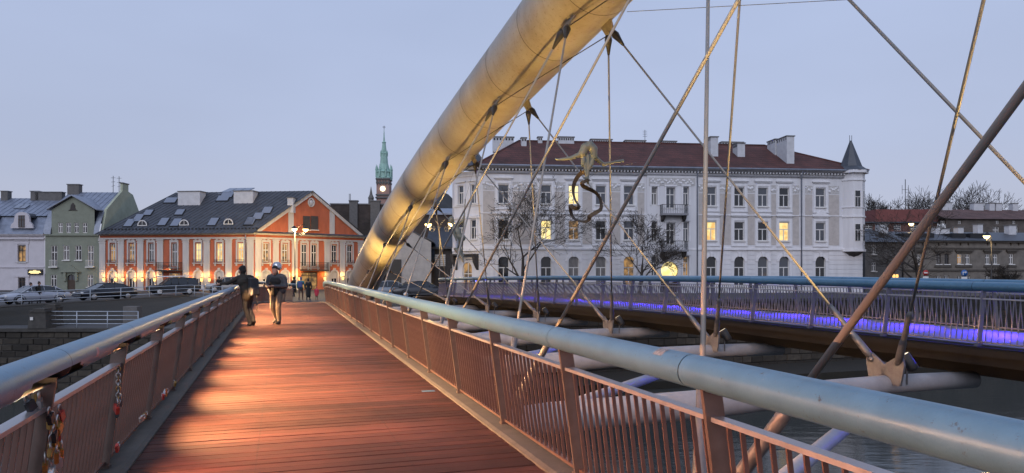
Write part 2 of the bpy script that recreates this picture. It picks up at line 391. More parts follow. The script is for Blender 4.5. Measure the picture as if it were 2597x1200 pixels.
r2 = n.new('ShaderNodeMapRange'); b.inputs['Specular IOR Level'].default_value = .22; r2.inputs[3].default_value = .5; r2.inputs[4].default_value = .8; l.new(nz.outputs[0], r2.inputs[0]); l.new(r2.outputs[0], b.inputs['Roughness'])
wv = n.new('ShaderNodeTexWave'); wv.wave_type = 'BANDS'; wv.bands_direction = 'Y'; wv.inputs['Scale'].default_value = 13; wv.inputs['Distortion'].default_value = .4
l.new(t.outputs['Object'], wv.inputs['Vector'])
ad = n.new('ShaderNodeMath'); ad.operation = 'ADD'; l.new(wv.outputs[0], ad.inputs[0]); l.new(nz.outputs[0], ad.inputs[1])
bp = n.new('ShaderNodeBump'); bp.inputs['Strength'].default_value = .5; bp.inputs['Distance'].default_value = .006
l.new(ad.outputs[0], bp.inputs['Height']); l.new(bp.outputs[0], b.inputs['Normal'])

# walkway slab (under the boards), kerbs, boards
def strip(f, ys):   # f(y) -> list of profile points; lofted
    P = [f(y) for y in ys]; k = len(P[0]); vs = [q for p in P for q in p]
    fs = [(i*k + j, i*k + (j+1) % k, (i+1)*k + (j+1) % k, (i+1)*k + j) for i in range(len(P) - 1) for j in range(k)]
    fs += [tuple(range(k))[::-1], tuple((len(P)-1)*k + j for j in range(k))]
    return MB().add(vs, fs)
ysA = [-10 + 56.5 * i / 56 for i in range(57)]
def slabprof(y):
    a, c, z = XL(y), XR(y), z1(y)
    yo = .323
    return [(a - .10, y - yo*0, z - .07), (a + .10, y, z - .50), (a + .9, y, z - .62), (c - .9, y + .0, z - .62), (c - .10, y, z - .50), (c + .10, y, z - .07)]
deck = struct(strip(slabprof, ysA).build('bridge_deck', M_beam))
for nm, f in (('kerb', lambda y: [(XL(y) - .12, y, z1(y) - .066), (XL(y) + .21, y, z1(y) - .066), (XL(y) + .21, y, z1(y) + .018), (XL(y) + .17, y, z1(y) + .035), (XL(y) - .12, y, z1(y) + .035)]),
              ('kerb', lambda y: [(XR(y) - .21, y, z1(y) - .066), (XR(y) + .12, y, z1(y) - .066), (XR(y) + .12, y, z1(y) + .035), (XR(y) - .17, y, z1(y) + .035), (XR(y) - .21, y, z1(y) + .018)])):
    strip(f, ysA).build(nm, M_kerb, deck)
PW = .145
pl = MB(); hl = 1.93
c_ = .007
pl.hexa([(-hl, -PW/2 + .004, -.045), (hl, -PW/2 + .004, -.045), (hl, PW/2 - .004, -.045), (-hl, PW/2 - .004, -.045),
         (-hl, -PW/2 + .004, -c_), (hl, -PW/2 + .004, -c_), (hl, PW/2 - .004, -c_), (-hl, PW/2 - .004, -c_)])
pl.add([(-hl, -PW/2 + .004, -c_), (hl, -PW/2 + .004, -c_), (hl, PW/2 - .004, -c_), (-hl, PW/2 - .004, -c_), (-hl, -PW/2 + .009, 0), (hl, -PW/2 + .009, 0), (hl, PW/2 - .009, 0), (-hl, PW/2 - .009, 0)],
       [(4,5,6,7), (0,1,5,4), (1,2,6,5), (2,3,7,6), (3,0,4,7)])
plm = pl.mesh('plank'); plm.materials.append(M_wood)
rest = MB(); dY = PW * A1.y; y = -9.5; cnt = 0; prg = random.Random(5)
while y < 46:
    xc = (XL(y) + XR(y)) / 2; s = (z1(y + .1) - z1(y - .1)) / .2
    ty = Vector((A1.x, A1.y, s * A1.y)).normalized(); M = Matrix((( N1.x, ty.x, 0, xc), (N1.y, ty.y, 0, y), (0, ty.z, 1, z1(y) + prg.uniform(-.0025, .0025)), (0, 0, 0, 1)))
    if y > 4.2 and cnt < 300:
        o = link('plank', plm, deck); o.matrix_local = M; cnt += 1
    else: rest.add([M @ Vector(v.co) for v in plm.vertices], [tuple(f.vertices) for f in plm.polygons])
    y += dY
stuff(rest.build('plank_rows', M_wood, deck))

# second walkway
def slab2(y):
    a = Vector((X2(y), y, z2(y))); p = lambda d, z: a + N2 * d + Vector((0, 0, z))
    return [p(-.16, -.0), p(-.16, -.16), p(-.02, -.17), p(-.02, -.34), p(.3, -.36), p(.55, -.62), p(W2 - .5, -.62), p(W2 + .0, -.3), p(W2 + .15, -.0)]
M_wood2 = mat('damp_deck_boards', (.075, .065, .07), .5, var=.3, scale=4, bump=.3, bscale=30)
ysB = [-10 + 62 * i / 62 for i in range(63)]
deck2 = struct(strip(slab2, ysB).build('cycle_deck', M_beam))
stuff_ = strip(lambda y: [Vector((X2(y), y, z2(y))) + N2 * .05 + Vector((0,0,.004)), Vector((X2(y), y, z2(y))) + N2 * (W2 - .05) + Vector((0,0,.004)), Vector((X2(y), y, z2(y))) + N2 * (W2 - .05) + Vector((0,0,.03)), Vector((X2(y), y, z2(y))) + N2 * .05 + Vector((0,0,.03))], ysB)
stuff_.build('board_surface', M_wood2, deck2)

# ---- railings
M_tube_shade = mat('shaded_tube_inside', (.03, .026, .024), .5, .4)  # added inner shell; shade inside the slotted tubes is put into its colour
TR = .088
def rail(label, B, N, zf, y0, y1, slots, ledmat, nbal, bal_from, power, lcol, capend=False, tubemat=None, gain=lambda y: 1.0, spread=110, aim=36, rm=None):
    """B(y): foot line, N: inward, leaning posts, flat bar, round bars, big tube handrail with light slots"""
    tm = tubemat or M_tube; M_rail = rm or M_rail_redlit
    root = thing('railing', label, 'railing', B(y0))
    O = B(y0)
    A = Vector((-N.y, N.x, 0))
    if A.y < 0: A = -A
    LN, HT = .14, 1.08
    P = lambda y, d, z: B(y) + N * d + Vector((0, 0, z)) - O
    T = lambda y: P(y, LN, HT)
    posts = []; y = y0 + .3
    while y < y1: posts.append(y); y += TS
    # tube segments between joints
    cuts = [y0] + [p + .16 for p in posts if p + .16 < y1] + [y1]
    ns = 24
    for a, c in zip(cuts[:-1], cuts[1:]):
        if c - a < .1: continue
        k = max(2, int((c - a) / .09)); ysn = [a + .004 + (c - a - .008) * i / k for i in range(k + 1)]
        vs, fs = [], []
        for yy in ysn:
            cc = T(yy); rr = TR
            if capend and yy > y1 - .5:
                q = (yy - (y1 - .5)) / .5; cc = cc + Vector((0, 0, -.22 * q * q)); rr = TR * (1 - .25 * q * q)
            for j in range(ns):
                ang = 2 * math.pi * (j + .5) / ns
                vs.append(cc + N * (math.cos(ang) * rr) + Vector((0, 0, math.sin(ang) * rr)))
        for i in range(k):
            ym = (ysn[i] + ysn[i+1]) / 2
            d = min((ym - p for p in posts), key=abs)
            for j in range(ns):
                am = (360 * (j + 1) / ns + 180) % 360 - 180
                if slots:
                    e_ = max(0, min((d + .62) / .14, (.52 - d) / .22))
                    lim = min(1, e_) ** .5 if e_ > 0 else 0
                    if lim > 0 and -66 < am < -66 + 65 * lim: continue
                fs.append((i*ns + j, i*ns + (j+1) % ns, (i+1)*ns + (j+1) % ns, (i+1)*ns + j))
        if a == cuts[0]: fs.append(tuple(range(ns))[::-1])
        if c == cuts[-1]: fs.append(tuple(k * ns + j for j in range(ns)))
        seg = MB().add(vs, fs, True).build('handrail_tube', tm, root)
        if slots:
            vi = []
            for i_, yy in enumerate(ysn):
                cc = T(yy)
                for j in range(ns):
                    p_ = vs[i_ * ns + j]; vi.append(cc + (p_ - cc) * .93)
            MB().add(vi, [f[::-1] for f in fs if len(f) == 4], True).build('tube_shade_shell', M_tube_shade, seg)
        if c != cuts[-1]:
            MB().tube([T(c - .011), T(c + .011)], TR - .005, 16).build('joint_ring', M_dark, seg)
    # posts
    pm = MB()
    for yy in ():
        pass
    def hexpost(d0, d1, za, zb, la, lb, th):
        q = MB(); pts = []
        for z, s in ((za, la), (zb, lb)):
            for dd, tt in ((d0, -th), (d1, -th), (d1, th), (d0, th)):
                v = N * (dd + s) + A * tt; pts.append((v.x, v.y, z))
        return q.hexa(pts)
    pq = hexpost(-.055, .055, -.13, HT - TR + .035, -.02, LN, .013)
    pq.add(*(lambda h: (h.v, h.f))(hexpost(-.075, .075, -.13, .06, -.02, -.005, .035)))
    pmesh = pq.mesh('post'); pmesh.materials.append(M_post if rm is None else rm)
    for yy in posts: link('post', pmesh, root, B(yy) - O)
    # bars per bay
    for a, c in zip([y0] + posts, posts + [y1]):
        if c - a < .1: continue
        for nm, d, z, hw, hh in (('top_bar', .112, .86, .036, .012), ('bottom_bar', .010, .075, .022, .012)):
            q = MB(); pa, pb = P(a + .014, d, z), P(c - .014, d, z); Zv = Vector((0, 0, 1))
            q.hexa([pa - N*hw - Zv*hh, pa + N*hw - Zv*hh, pb + N*hw - Zv*hh, pb - N*hw - Zv*hh, pa - N*hw + Zv*hh, pa + N*hw + Zv*hh, pb + N*hw + Zv*hh, pb - N*hw + Zv*hh])
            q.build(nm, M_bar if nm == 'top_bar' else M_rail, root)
    q = MB(); v0 = N * .012; v1 = N * .11
    dN, dA = N * .0125, A * .005
    q.hexa([(p.x, p.y, z) for z, c in ((.085, v0), (.852, v1)) for p in (c - dN - dA, c + dN - dA, c + dN + dA, c - dN + dA)])
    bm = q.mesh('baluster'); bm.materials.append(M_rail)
    rest = MB(); cnt = 0
    nb = 18; y_ = y0
    for a, c in zip([y0] + posts, posts + [y1]):
        m = max(1, int(round((c - a) / TS * nb)))
        for i in range(1, m):
            yy = a + (c - a) * i / m
            if bal_from <= yy and cnt < nbal: link('baluster', bm, root, B(yy) - O); cnt += 1
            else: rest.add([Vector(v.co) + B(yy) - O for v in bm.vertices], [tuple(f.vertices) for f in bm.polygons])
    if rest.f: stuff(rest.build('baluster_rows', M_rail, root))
    if slots:
        for yy in posts:
            q = MB(); c0 = T(yy - .60) ; c1 = T(yy - .13); dn = (N * .72 - Vector((0, 0, .69))).normalized()
            sd_ = (N * .69 + Vector((0, 0, .72))).normalized()
            of = N * -.046 - Vector((0, 0, .050)); w1 = (N * .74 - Vector((0, 0, .67))) * .014; w2 = (N * .67 + Vector((0, 0, .74))) * .006
            q.hexa([c0 + of - w1 - w2, c0 + of + w1 - w2, c1 + of + w1 - w2, c1 + of - w1 - w2, c0 + of - w1 + w2, c0 + of + w1 + w2, c1 + of + w1 + w2, c1 + of - w1 + w2])
            q.build('led_strip', ledmat, root)
            if power:
                L = bpy.data.lights.new('led_light', 'AREA'); L.shape = 'RECTANGLE'; L.size = .46; L.size_y = .02; L.energy = power * gain(yy); L.color = lcol(yy); L.spread = R(spread)
                lo_ = bpy.data.objects.new('led_light', L); COL.objects.link(lo_); lo_.parent = root
                lo_.location = (c0 + c1) / 2 + dn * .03
                dv = (N * math.cos(R(aim)) - Vector((0, 0, math.sin(R(aim))))).normalized()
                xa = A.normalized(); za = -dv; ya = za.cross(xa)
                lo_.rotation_euler = Matrix((xa, ya, za)).transposed().to_euler()
    return root, T, posts
VL = lambda f, z: (lambda y: Vector((f(y), y, z(y))))
railL, TL, postsL = rail('walkway railing with glowing slots under its tube, hung with padlocks', VL(XL, z1), N1, z1, -5.86, 44.6, True, M_led, 280, 1.9, 260.0, lambda y: LEDR if y < 6.5 else LEDW,
    gain=lambda y: float(np.interp(y, [-6, 3, 6, 8.5, 12, 24, 34, 44], [.25, .30, .42, .95, 1.25, 1.15, .8, .6])) * (1.0, 1.4, .6, 1.2, .85)[int(y * 7) % 5] * (.4 if 18.4 < y < 22.6 else 1.0), spread=116, aim=31)
railR, TRr, postsR = rail('walkway railing on the river side with big blue-grey tube handrail', VL(XR, z1), -N1, z1, -6.04, 39.6, False, None, 280, 1.5, 0, WARM, capend=True)
rail2, T2, posts2 = rail('inner railing of the blue-lit walkway, facing the arch', lambda y: Vector((X2(y), y, z2(y))), N2, z2, -6, 46.5, False, None, 290, 8.5, 0, WARM, rm=M_grail)
rail3, T3, posts3 = rail('outer railing of the blue-lit walkway with blue light slots', lambda y: Vector((X2(y), y, z2(y))) + N2 * W2, -N2, z2, -6, 49.5, True, M_ledb, 200, 9, 170.0, lambda y: (.035, .012, 1.0), spread=78, aim=48, rm=M_grail)

# ---- arch
ax_y = [52, 46.5, 39.7, 34.1, 28.5, 23, 17.4, 11.8, 6.25, .5]; ax_x = [-11.2, -9.0, -6.35, -4.15, -2.1, -.15, 1.75, 3.6, 4.75, 5.3]
pc = np.polyfit(ax_y, ax_x, 3)
def archx(y): return float(np.polyval(pc, y)) if y > 2 else float(np.polyval(pc, 2) - (y - 2) * .2)
def archz(y): return 8.9 - .00515 * (y - 9.9) ** 2
def AP(y): return Vector((archx(y), y, archz(y)))
M_arch = bpy.data.materials.new('stained_arch_paint'); M_arch.use_nodes = True
n, l = M_arch.node_tree.nodes, M_arch.node_tree.links; b = n['Principled BSDF']; b.inputs['Roughness'].default_value = .42
t = n.new('ShaderNodeTexCoord'); mp = n.new('ShaderNodeMapping'); mp.inputs['Scale'].default_value = (1, 1, .35)
nz = n.new('ShaderNodeTexNoise'); nz.inputs['Scale'].default_value = .55; nz.inputs['Detail'].default_value = 5; nz.inputs['Roughness'].default_value = .68
l.new(t.outputs['Object'], mp.inputs[0]); l.new(mp.outputs[0], nz.inputs['Vector'])
cr = n.new('ShaderNodeValToRGB'); cr.color_ramp.elements[0].position = .36; cr.color_ramp.elements[1].position = .56
cr.color_ramp.elements[0].color = (.25, .215, .17, 1); cr.color_ramp.elements[1].color = (.335, .305, .265, 1)
n2_ = n.new('ShaderNodeTexNoise'); n2_.inputs['Scale'].default_value = 14; n2_.inputs['Detail'].default_value = 6; l.new(t.outputs['Object'], n2_.inputs['Vector'])
cr2 = n.new('ShaderNodeValToRGB'); cr2.color_ramp.elements[0].position = .28; cr2.color_ramp.elements[1].position = .42; cr2.color_ramp.elements[0].color = (.70, .64, .56, 1); cr2.color_ramp.elements[1].color = (1, 1, 1, 1)
mu = n.new('ShaderNodeMixRGB'); mu.blend_type = 'MULTIPLY'; mu.inputs[0].default_value = 1
l.new(nz.outputs[0], cr.inputs[0]); l.new(n2_.outputs[0], cr2.inputs[0]); l.new(cr.outputs[0], mu.inputs[1]); l.new(cr2.outputs[0], mu.inputs[2]); l.new(mu.outputs[0], b.inputs['Base Color'])
bp = n.new('ShaderNodeBump'); bp.inputs['Strength'].default_value = .05; bp.inputs['Distance'].default_value = .02; l.new(n2_.outputs[0], bp.inputs['Height']); l.new(bp.outputs[0], b.inputs['Normal'])
RA = 1.04
arch = thing('bridge_arch', 'huge stained steel tube arch rising from between the two walkways, lit yellow', 'arch', AP(50))
OA = AP(50)
pts = [AP(52 - i * .9) - OA for i in range(94)]
MB().tube(pts, RA, 64).build('arch_tube', M_arch, arch)
M_seam = mat('dark_weld_line', (.10, .08, .06), .6)
rows = {0: ((2.75, -.75), (9.6, 2.0)), 1: ((1.33, 5.1), (8.2, 7.6)), 2: ((0.0, 10.6), (6.76, 13.0)), 3: ((-1.7, 16.3), (5.1, 18.5)), 4: ((-3.55, 22.0), (3.2, 23.9)),
        5: ((-5.35, 27.7), (1.0, 29.4)), 6: ((-7.1, 33.4), (-1.2, 34.8)), 7: ((-8.9, 39.0), (-3.6, 40.3))}
nodeY = {0: .0, 1: 6.25, 2: 11.8, 3: 17.4, 4: 23.0, 5: 28.5, 6: 34.1, 7: 39.7, 8: 44.2}
for k in range(0, 17):
    yy = 50 - k * 2.82 + 0.7
    a = AP(yy + .016) - OA; c = AP(yy - .016) - OA
    MB().tube([a, c], RA + .006, 64, caps=False).build('weld_seam', M_seam, arch)
pinz = {'b': -.2, 'g': -.01}
def node_pin(k, side):
    c = AP(nodeY[k]); s = -1 if side == 'b' else 1
    return c + N1 * (s * .60) + Vector((0, 0, -1.17))
words = ['nearest', 'second', 'third', 'fourth', 'fifth', 'sixth', 'seventh', 'eighth', 'ninth']
M_fork = mat('dark_fork_steel', (.035, .032, .03), .5, .4); M_lug = mat('stained_lug_paint', (.17, .15, .125), .6, var=.3, scale=9)
def cable(k, m, side):
    """from arch node k down to the bracket of row m"""
    bx, by = rows[m][0 if side == 'b' else 1]
    tow = 1 if k > m else -1
    top = node_pin(k, side) + A1 * (-.13 * tow)
    if k == 0 and side == 'b': top = Vector((4.35, -.1, 7.6))
    bot = Vector((bx, by, pinz[side])) + A1 * (.29 * tow)
    if k == 0 and m == 1 and side == 'b': bot = Vector((1.346, 5.08, -.2)); top = Vector((4.155, -.28, 7.44))
    if k == 2 and m == 1 and side == 'b': top = top + Vector((.28, 0, 0)); bot = bot + Vector((.17, 0, 0))
    d = (bot - top).normalized()
    lab = 'steel hanger from arch lug row %s to the %s walkway bracket in row %s' % (['zero','one','two','three','four','five','six','seven','eight'][k], 'red' if side == 'b' else 'blue-lit', ['zero','one','two','three','four','five','six','seven'][m])
    root = thing('hanger_cable', lab, 'cable', bot, 0, 'hanger cables of the arch')
    o = bot
    MB().tube([top + d * .45 - o, bot - d * 1.15 - o], .024, 8).build('strand', M_cable, root)
    MB().tube([top - o, top + d * .12 - o, top + d * .3 - o, top + d * .5 - o], [.07, .095, .06, .03], 10).build('fork_socket', M_fork, root)
    MB().tube([bot - d * 1.25 - o, bot - d * 1.15 - o, bot - d * .55 - o, bot - d * .5 - o, bot - d * .18 - o, bot - o], [.03, .048, .05, .062, .07, .055], 10).build('turnbuckle', M_galv, root)
    # arch lug plate
    q = MB(); c = AP(nodeY[k]); w = A1 * .16; rad = (top - c); base = c + rad.normalized() * (RA - .06); th = N1 * .022
    q.prism([base - w*1.3 - th - OA, base + w*1.3 - th - OA, top + w*.45 - th - OA + Vector((0,0,-.02)), top - w*.45 - th - OA + Vector((0,0,-.02))], th * 2)
    if not (k == 0 and side == 'b'): q.build('lug_plate', M_lug, arch)
for k in nodeY:
    for side in 'bg':
        for m in (k - 1, k + 1):
            if m in rows: cable(k, m, side)
# ---- cross beams with gussets, floodlights, braces
M_brk = mat('grey_gusset_paint', (.12, .12, .13), .5, .15, var=.3, scale=7, bump=.1, bscale=30)
for m, (bb, gg) in rows.items():
    b_ = Vector((*bb, 0)); g_ = Vector((*gg, 0)); e = (g_ - b_).normalized(); ax = Vector((-e.y, e.x, 0))
    root = thing('cross_beam', 'pale tubular beam joining the walkways under the hangers, row %s from the camera' % ['zero','one','two','three','four','five','six','seven'][m], 'beam', b_, 0, 'cross beams between the walkways')
    P = lambda p, z: p + Vector((0, 0, z)) - b_
    Ln = (g_ - b_).length
    pr = [(-1.6, -.72, .19), (-.6, -.68, .225), (.6, -.6, .24), (Ln * .5, -.55, .235), (Ln * .75, -.5, .205), (Ln, -.44, .17), (Ln + 1.0, -.44, .165), (Ln + 2.2, -.46, .16)]
    MB().tube([P(b_ + e * s, z) for s, z, r in pr], [r for s, z, r in pr], 20).build('beam_tube', M_white_steel, root)
    for p0, side in ((b_, 'b'), (g_, 'g')):
        zb = -.62 if side == 'b' else -.44
        for tw in (1, -1):
            pin = P(p0, pinz[side]) + ax * (.29 * tw); base = P(p0, zb)
            q = MB(); th = e * .02; up = Vector((0, 0, 1))
            poly = [base + ax * (-.10 * tw), base + ax * (.34 * tw) + up * .02, pin + ax * (.13 * tw) - up * .04, pin + ax * (.10 * tw) + up * .08, pin + up * .12, pin - ax * (.10 * tw) + up * .06, base + ax * (-.06 * tw) + up * .33]
            if tw < 0: poly = poly[::-1]
            gp = q.prism([p - th for p in poly], th * 2).build('gusset_plate', M_brk, root)
            MB().tube([pin - e * .06, pin + e * .06], .05, 10).build('pin', M_galv, gp)
    # floodlights aimed at the arch
    for p0, side, sgn, zf in ((g_, 'g', 1, .02), (b_, 'b', -1, -.15)):
        pos = p0 + e * (.32 * sgn) + ax * -.18 + Vector((0, 0, zf))
        yt = p0.y + (2.5 if side == 'g' else 3.2)
        tgt = AP(yt)
        fl = thing('floodlight', 'small dark floodlight on the %s bracket of beam row %s, aimed at the arch' % ('blue-walkway' if side == 'g' else 'near-walkway', ['zero','one','two','three','four','five','six','seven'][m]), 'floodlight', pos, 0, 'floodlights under the arch')
        d = (tgt - pos).normalized()
        MB().tube([-d * .22, -d * .18, d * .10], [.07, .10, .10], 12, caps=True).build('housing', M_dark, fl)
        MB().tube([d * .101, d * .108], .085, 12).build('lens', lit('flood_lens', (1.0, .86, .62), 1.6), fl)
        MB().box(-.012, .012, -.012, .012, -.45, -.1).build('bracket', M_galv, fl)
        if m >= 1:
            spot('flood_beam', d * .13, d * 5, 3300 if side == 'b' else 1500, (1.0, .62, .18), 56, .9, .08, fl)
for m in range(0, 7):
    a = Vector((*rows[m][0], -.85)) - N1 * .8; c = Vector((*rows[m + 1][1], -.62))
    br = MB().tube([Vector((0,0,0)), c - a], .10, 14).build('brace_tube', M_white_steel, None, a)
    tag(br, 'pale diagonal brace tube below the walkways reaching beam row %s' % ['one','two','three','four','five','six','seven'][m], 'brace', 'diagonal brace tubes')
for k in range(1, 7):
    a = node_pin(k + 1, 'b'); c = node_pin(k, 'g')
    o = MB().tube([Vector((0, 0, 0)), (c - a) * .5 + Vector((0, 0, .02)), c - a], .013, 6).build('tie_wire', M_fork, None, a)
    tag(o, 'thin black tie wire under the arch between lug rows %s and %s' % (words[k - 1].replace('nearest', 'first'), words[k]), 'wire', 'tie wires under the arch')
# arch foot block
fb = MB(); fb.lathe([(2.0, -2.2), (2.0, -.9), (1.6, -.62), (1.5, -.6)], (0, 0, 0), 24)
tag(fb.build('arch_foot', M_cope, None, (AP(51).x, 51, 0)), 'round stone block under the foot of the arch', 'plinth')
# thin tightrope wires
M_wire = mat('thin_wire', (.12, .12, .13), .5, .5)
def wire(label, a, b, r=.006, sag=.0):
    a = Vector(a); b = Vector(b); P = [a.lerp(b, i / 10) + Vector((0, 0, -sag * 4 * (i / 10) * (1 - i / 10))) - a for i in range(11)]
    tag(MB().tube(P, r, 5).build('thin_wire', M_wire, None, a), label, 'wire', 'thin wires')
wire('thin horizontal wire stretched across the sky from a hanger to the arch', pix(1590, 30, 12.5), pix(2210, -4, 12.5))
# ------------------------------------------------------------------ buildings
class Fac:
    """a facade standing on the line A-B; local x along it, y into the building, z up from the ground"""
    def __init__(s, A, B, z0=ZG):
        s.A = Vector((A[0], A[1], z0)); e = Vector((B[0] - A[0], B[1] - A[1], 0)); s.L = e.length; e.normalize(); s.e = e
        s.th = math.atan2(e.y, e.x); s.z0 = z0
    def loc(s, u, v, y=0.0):
        q = (u - CX) / F; nx, ny = -s.e.y, s.e.x
        ax, ay = s.A.x + nx * y, s.A.y + ny * y
        x = (q * ay - ax) / (s.e.x - q * s.e.y); Y = ay + x * s.e.y
        return x, EYE + (VH - v) / F * Y - s.z0
    def root(s, name, label, cat='building', group=None): return thing(name, label, cat, s.A, s.th, group)

def wall(m, x0, x1, z0, z1, ops, dep=.22, y=0.0):
    """sheet with openings and their reveals; ops: (xc, zbottom, w, h)"""
    R_ = [(a - w/2, a + w/2, b, b + h) for a, b, w, h in ops]
    xs = sorted({x0, x1, *[r[0] for r in R_], *[r[1] for r in R_]}); zs = sorted({z0, z1, *[r[2] for r in R_], *[r[3] for r in R_]})
    xs = [x for x in xs if x0 <= x <= x1]; zs = [z for z in zs if z0 <= z <= z1]
    for i in range(len(xs) - 1):
        for j in range(len(zs) - 1):
            cx, cz = (xs[i] + xs[i+1]) / 2, (zs[j] + zs[j+1]) / 2
            if any(r[0] < cx < r[1] and r[2] < cz < r[3] for r in R_): continue
            m.quad((xs[i], y, zs[j]), (xs[i+1], y, zs[j]), (xs[i+1], y, zs[j+1]), (xs[i], y, zs[j+1]))
    for a, c, b, t in R_:
        d = y + dep
        m.quad((a, y, b), (a, d, b), (a, d, t), (a, y, t)); m.quad((c, d, b), (c, y, b), (c, y, t), (c, d, t))
        m.quad((a, y, b), (c, y, b), (c, d, b), (a, d, b)); m.quad((a, d, t), (c, d, t), (c, y, t), (a, y, t))
    return m
WC = {}
def fplace(root, name, me, x, z, fr=None, y=0.0):
    if fr is None: return link(name, me, root, (x, y, z))
    fx, fy, ph = fr
    return link(name, me, root, (fx + x * math.cos(ph) - y * math.sin(ph), fy + x * math.sin(ph) + y * math.cos(ph), z), ph)
def window(root, x, z, w, h, style='cross', pane=None, fr=None, dep=.22, fm=None, arch=0.0, sill=True, wallm=None, y=0.0, trans=.64):
    """window frame part with pane (and sill) sub-parts; arch>0 gives a round head filled by spandrels"""
    fm = fm or M_wframe; pane = pane or (M_pane, M_pane2, M_pane, M_pane3, M_pane2)[int(abs(x * 37 + z * 91)) % 5]
    key = (round(w, 2), round(h, 2), style, fm.name, round(dep, 2), round(arch, 2), trans)
    if key not in WC:
        m = MB(); t = .07; a, b = dep - .07, dep - .012
        m.box(-w/2, -w/2 + t, a, b, 0, h); m.box(w/2 - t, w/2, a, b, 0, h); m.box(-w/2 + t, w/2 - t, a, b, 0, t); m.box(-w/2 + t, w/2 - t, a, b, h - t, h)
        ht = h * trans
        if style in ('cross', 'T', 'arch'):
            m.box(-w/2 + t, w/2 - t, a - .01, b, ht - .045, ht + .045)
            m.box(-.045, .045, a + .005, b - .002, t, ht - .045)
            if style == 'cross': m.box(-.04, .04, a + .005, b - .002, ht + .045, h - t)
        elif style == 'bars':
            for q in range(1, 3): m.box(-w/2 + t, w/2 - t, a, b, h*q/3 - .03, h*q/3 + .03)
            m.box(-.03, .03, a + .004, b - .002, t, h - t)
        elif style == 'door':
            m.box(-.04, .04, a + .005, b - .002, t, h - t)
            m.box(-w/2 + t, w/2 - t, a - .01, b, ht - .04, ht + .04)
        me = m.mesh('window'); me.materials.append(fm)
        p = MB(); p.box(-w/2 + .01, w/2 - .01, dep - .035, dep - .005, .01, h - .01); pm = p.mesh('pane')
        s = MB(); s.box(-w/2 - .12, w/2 + .12, -.13, dep - .08, -.10, -.002); sm = s.mesh('sill'); sm.materials.append(M_wframe)
        sp = None
        if arch > 0:
            q = MB(); k = 8
            for sg in (-1, 1):
                pts = [(sg * w/2, .0, h - arch)] + [(sg * w/2 * math.cos(math.pi/2 * i / k), .0, h - arch + arch * math.sin(math.pi/2 * i / k)) for i in range(k + 1)][1:] + [(sg * w/2, .0, h)]
                pts = [(a_, .0, c_) for a_, b_, c_ in pts]
                q.prism(pts if sg < 0 else pts[::-1], (0, dep - .08, 0))
            sp = q.mesh('arch_spandrel')
        WC[key] = (me, pm, sm, sp)
    me, pm, sm, sp = WC[key]
    o = fplace(root, 'window', me, x, z, fr, y)
    pk = ('pane', key, pane.name)
    if pk not in WC:
        c = pm.copy(); c.materials.clear(); c.materials.append(pane); WC[pk] = c
    link('pane', WC[pk], o)
    if sill: link('sill', sm, o)
    if sp:
        pk = ('sp', key, wallm.name)
        if pk not in WC: c = sp.copy(); c.materials.clear(); c.materials.append(wallm); WC[pk] = c
        link('arch_spandrel', WC[pk], o)
    return o
def frame_M(fr):
    if fr is None: return None
    return Matrix.Translation((fr[0], fr[1], 0)) @ Matrix.Rotation(fr[2], 4, 'Z')
def seams(m, a, b, c, d, n, h=.035, w=.02):
    """standing seams on the roof quad a-b (eave) c-d (ridge, c above b)"""
    a, b, c, d = map(Vector, (a, b, c, d)); nr = (b - a).cross(d - a).normalized()
    if nr.z < 0: nr = -nr
    for i in range(n + 1):
        f = i / n; p = a.lerp(b, f); q = d.lerp(c, f); s = (b - a).normalized() * w
        m.hexa([p - s, p + s, q + s, q - s, p - s + nr*h, p + s + nr*h, q + s + nr*h, q - s + nr*h])
    return m
def chimney(root, x, y, z, w, d, h, m, cap=None, slots=4, base=None):
    c = MB().box(x - w/2, x + w/2, y - d/2, y + d/2, z - 1.2, z + h).build('chimney', m, root)
    cp = cap or M_cap
    q = MB(); q.box(x - w/2 - .08, x + w/2 + .08, y - d/2 - .08, y + d/2 + .08, z + h + .002, z + h + .10); 
    q.build('chimney_cap', cp, c)
    if slots:
        s = MB(); 
        for i in range(slots):
            xx = x - w/2 + w * (i + .5) / slots; ww = w / slots * .28
            s.box(xx - ww, xx + ww, y - d/2 - .012, y - d/2 + .03, z + h - .32, z + h - .08)
        s.build('flue_opening', M_dark, c)
    return c
M_cap = mat('chimney_cap_grey', (.14, .14, .145), .8, var=.2)
M_wplast = mat('white_plaster', (.60, .60, .63), .85, var=.10, scale=1.1, stretch=(1.3, 1.3, .13), bump=.12, bscale=25)
M_wtrim = mat('white_stucco_trim', (.64, .64, .67), .8, var=.10, scale=2, bump=.08, bscale=30)
M_beige = mat('beige_roughcast', (.43, .40, .385), .95, var=.14, scale=2, bump=.5, bscale=60)
M_grelief = mat('pale_relief', (.44, .43, .43), .9, var=.2, scale=6, bump=1.0, bscale=9)
M_iron = mat('wrought_iron', (.02, .02, .022), .5, .3)
M_bracket = mat('dark_stone_bracket', (.05, .045, .045), .9, var=.2)
M_slate = mat('dark_slate_metal', (.052, .058, .072), .5, .2, var=.3, scale=1.2, bump=.1, bscale=14)
M_zinc = mat('pale_zinc_roof', (.20, .225, .285), .45, .3, var=.25, scale=1.5, bump=.1, bscale=10)
